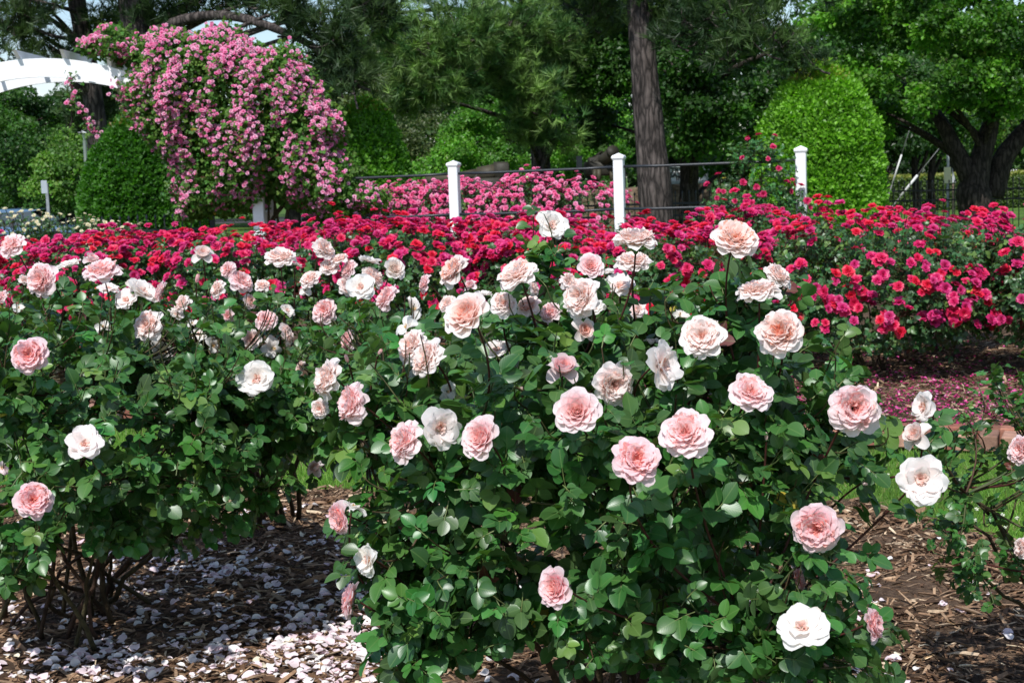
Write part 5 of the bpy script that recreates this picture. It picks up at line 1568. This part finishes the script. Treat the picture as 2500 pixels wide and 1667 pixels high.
# right background: long clipped hedge, cones, poles, guards, low building
g = np.random.default_rng(801)
Y = 44.0; a_ = at(2120, 437, Y); zt_ = a_[2]
hr = empty('clipped_hedge', (18, Y, 0), 'long flat-topped yellow-green hedge behind the iron fence on the right', 'hedge')
xs0, xs1 = at(1900, 440, Y)[0], at(2750, 440, Y)[0]
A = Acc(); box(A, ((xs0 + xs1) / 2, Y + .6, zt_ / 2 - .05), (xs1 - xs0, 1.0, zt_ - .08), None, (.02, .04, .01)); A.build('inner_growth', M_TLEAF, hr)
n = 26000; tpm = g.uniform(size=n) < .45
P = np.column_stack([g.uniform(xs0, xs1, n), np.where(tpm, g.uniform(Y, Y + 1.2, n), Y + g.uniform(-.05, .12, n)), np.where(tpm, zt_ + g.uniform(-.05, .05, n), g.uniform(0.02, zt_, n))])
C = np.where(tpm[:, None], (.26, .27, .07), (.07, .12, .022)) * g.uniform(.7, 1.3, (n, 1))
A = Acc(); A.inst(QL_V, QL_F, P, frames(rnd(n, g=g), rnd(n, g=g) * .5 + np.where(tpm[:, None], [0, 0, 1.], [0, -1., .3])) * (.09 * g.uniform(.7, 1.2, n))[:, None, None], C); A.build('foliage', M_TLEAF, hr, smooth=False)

M_CONE = tint_mat('cone_plastic', rough=.5)
for i, (px, lab) in enumerate([(2468, 'leftmost of three orange and white traffic cones beyond the hedge'), (2474.5, 'middle of three orange and white traffic cones beyond the hedge'), (2481, 'rightmost of three orange and white traffic cones beyond the hedge')]):
    Yc = 46.5; b = at(px, 425, Yc); s = Yc / FPX
    ce = empty('traffic_cone', (b[0], Yc, b[2]), lab, 'traffic cone', 'traffic cones in a row')
    prof = [(3.1, 0), (2.6, 1.5), (2.1, 4), (1.0, 9.5), (.5, 11.5)]
    for a1, a2, c_, nm in ((0, 3, (.75, .12, .03), 'cone'), (2, 4, (.8, .78, .75), 'reflective_collar')):
        A = Acc(); q_ = np.array(prof[a1:a2 + (1 if nm != 'cone' else 2)]) * s; q_[:, 0] *= 1.04 if nm != 'cone' else 1; lathe(A, q_, b, 12, c_); A.build(nm, M_CONE, ce)
    A = Acc(); box(A, b - [0, 0, .01], (.10, .10, .03), None, (.75, .12, .03)); A.build('base', M_CONE, ce, smooth=False)
cb = at(2474, 426, 46.5)
A = Acc(); box(A, (cb[0] + .2, 46.9, (cb[2] - .03) / 2), (3.0, 1.4, cb[2] - .03), None, (.3, .28, .25), .02)
tag(A.build('loading_platform', M_STONE, smooth=False), 'low concrete platform the traffic cones stand on', 'platform')

Y = 42.0
A = Acc(); up = at(2412, 300, Y); T(A, [(at(2412, 470, Y)[0], Y, 0), at(2411, 400, Y), at(2409, 310, Y), at(2404, 60, Y)], [.14, .13, .115, .10], (.22, .20, .18))
ro = A.build('utility_pole', M_PBARK); tag(ro, 'slim grey wooden utility pole rising behind the forked trunk', 'utility pole')
for i, (a1, b1, lab) in enumerate([((2199, 479), (2240, 428), 'white guy-wire guard slanting up between the thin trunks'), ((2178, 450), (2201, 378), 'thin upper guy-wire guard leaning right beside the crooked trunk')]):
    Yg = 32.0; A = Acc(); p_, q_ = at(*a1, Yg), at(*b1, Yg); T(A, [p_, q_], .030 - .010 * i, (.62, .62, .60), 8); T(A, [q_, q_ + (q_ - p_) * 1.6], .008, (.2, .2, .2), 6)
    base_ = p_ - (q_ - p_) * (p_[2] / max(q_[2] - p_[2], .01)); T(A, [base_, p_], .012, (.2, .2, .2), 6)
    tag(A.build('guy_wire_guard', M_PAINT), lab, 'guy wire')
Y = 29.5
ys = at(2313, 428, Y)
e_ = empty('marker_sign', (ys[0], Y, 0), 'pale yellow rectangular marker sign on a grey post by the iron fence', 'sign')
A = Acc(); box(A, ys, (.145, .02, .33), None, (.78, .74, .46), .004); A.build('plate', M_PAINT, e_, smooth=False)
A = Acc(); box(A, (ys[0] + .02, Y + .03, (ys[2] + .45) / 2), (.05, .04, ys[2] + .45), None, (.40, .42, .44), .004); A.build('pole', M_BLACK, e_, smooth=False)
ys = at(2328, 428, Y + .4)
e_ = empty('triangular_sign', (ys[0], Y + .4, 0), 'grey back of a triangular sign just right of the pale yellow sign', 'sign')
s = Y / FPX; A = Acc(); A.add([ys + np.array(v) * s for v in ((-3.5, 0, -18), (6, 0, -18), (-3.5, 0, 19), (-3.5, 1.5, -18), (6, 1.5, -18), (-3.5, 1.5, 19))], [np.array([[0, 1, 4, 3], [1, 2, 5, 4], [2, 0, 3, 5]]), np.array([[2, 1, 0], [3, 4, 5]])], (.42, .44, .45)); A.build('plate', M_PAINT, e_, smooth=False)
A = Acc(); box(A, (ys[0], Y + .44, (ys[2] - .1) / 2), (.03, .03, ys[2] - .1), None, (.3, .2, .15)); A.build('pole', M_BLACK, e_, smooth=False)
ys = at(2400, 435, 28.9)
e_ = empty('small_sign', (ys[0], 28.9, 0), 'narrow grey sign edge standing against the forked trunk', 'sign')
A = Acc(); box(A, ys, (.06, .02, .42), np.array([[1, 0, .12], [0, 1, 0], [0, 0, 1.]]), (.45, .47, .48), .003); A.build('plate', M_PAINT, e_, smooth=False)
A = Acc(); box(A, (ys[0] - .03, 28.93, (ys[2] + .1) / 2), (.025, .025, ys[2] + .1), None, (.2, .2, .2)); A.build('pole', M_BLACK, e_, smooth=False)

# low brick building far off
Y = 75.0; a_ = at(2230, 425, Y); s = Y / FPX; zt2 = at(2230, 414, Y)[2]
bd = empty('brick_building', (a_[0], Y, 0), 'low reddish brick building far away behind the thin trunks', 'building')
W2 = 260 * s
A = Acc(); box(A, (a_[0], Y + 4, zt2 / 2), (W2, 8, zt2), None, (.42, .24, .18)); A.build('wall', M_BRICK, bd, smooth=False)
A = Acc(); prism(A, [(-W2 / 2 - .3, zt2), (W2 / 2 + .3, zt2), (W2 / 2 - .8, zt2 + 1.2), (-W2 / 2 + .8, zt2 + 1.2)], 0, 8.6, (.12, .10, .09)); V = A.V[0]; V[:, 0] += a_[0]; V[:, 1] += Y - .3; A.build('roof', M_ASPH, bd, smooth=False)
for k in range(8):
    A = Acc(); box(A, (a_[0] - W2 / 2 + (k + .5) * W2 / 8, Y - .01, zt2 * .5), (.7, .06, zt2 * .5), None, (.65, .65, .66)); wf = A.build('window', M_PAINT, bd, smooth=False)
    A = Acc(); box(A, (a_[0] - W2 / 2 + (k + .5) * W2 / 8, Y - .045, zt2 * .5), (.58, .02, zt2 * .42), None, (.05, .06, .07)); A.build('pane', M_GLASS, wf, smooth=False)

# ------------------------------------------------------------------ light
EL, AZ = 52.0, 18.0
world = bpy.data.worlds.new('World'); scene.world = world; world.use_nodes = True
nt = world.node_tree; bg = nt.nodes['Background']
sky = nt.nodes.new('ShaderNodeTexSky'); sky.sky_type = 'NISHITA'; sky.sun_disc = False
sky.sun_elevation = R(EL); sky.sun_rotation = R(180 + AZ); sky.air_density = 1.0; sky.dust_density = .6; sky.ozone_density = 1.5
# soft broken cloud in the sky
tc = nt.nodes.new('ShaderNodeTexCoord'); nz = N(nt, 'ShaderNodeTexNoise', Scale=6.0, Detail=6.0, Roughness=.6)
mp = N(nt, 'ShaderNodeMapping'); mp.inputs['Scale'].default_value = (1, 1, 2.5); nt.links.new(tc.outputs['Generated'], mp.inputs[0]); nt.links.new(mp.outputs[0], nz.inputs['Vector'])
mr = N(nt, 'ShaderNodeMapRange'); mr.inputs[1].default_value = .54; mr.inputs[2].default_value = .74; mr.inputs[3].default_value = 0; mr.inputs[4].default_value = .8
mx = N(nt, 'ShaderNodeMix', _data_type='RGBA'); mx.inputs[7].default_value = (6.6, 6.9, 7.2, 1)
nt.links.new(nz.outputs['Fac'], mr.inputs[0]); nt.links.new(mr.outputs[0], mx.inputs[0]); nt.links.new(sky.outputs[0], mx.inputs[6]); nt.links.new(mx.outputs[2], bg.inputs[0])
bg.inputs[1].default_value = .15
sun = bpy.data.lights.new('sun', 'SUN'); sun.energy = 5.0; sun.angle = R(.5); sun.color = (1.0, .98, .95)
so = bpy.data.objects.new('sun', sun); col.objects.link(so); so.rotation_euler = (R(90 - EL), 0, R(-AZ)); so.location = (-5, -10, 20)
scene.view_settings.view_transform = 'Standard'; scene.view_settings.look = 'None'; scene.view_settings.exposure = 0
cam_data.dof.use_dof = True; cam_data.dof.focus_distance = 3.1; cam_data.dof.aperture_fstop = 16.0
scene.cycles.max_bounces = 12; scene.cycles.transmission_bounces = 8; scene.cycles.diffuse_bounces = 8
scene.cycles.use_denoising = True
bpy.context.view_layer.update()
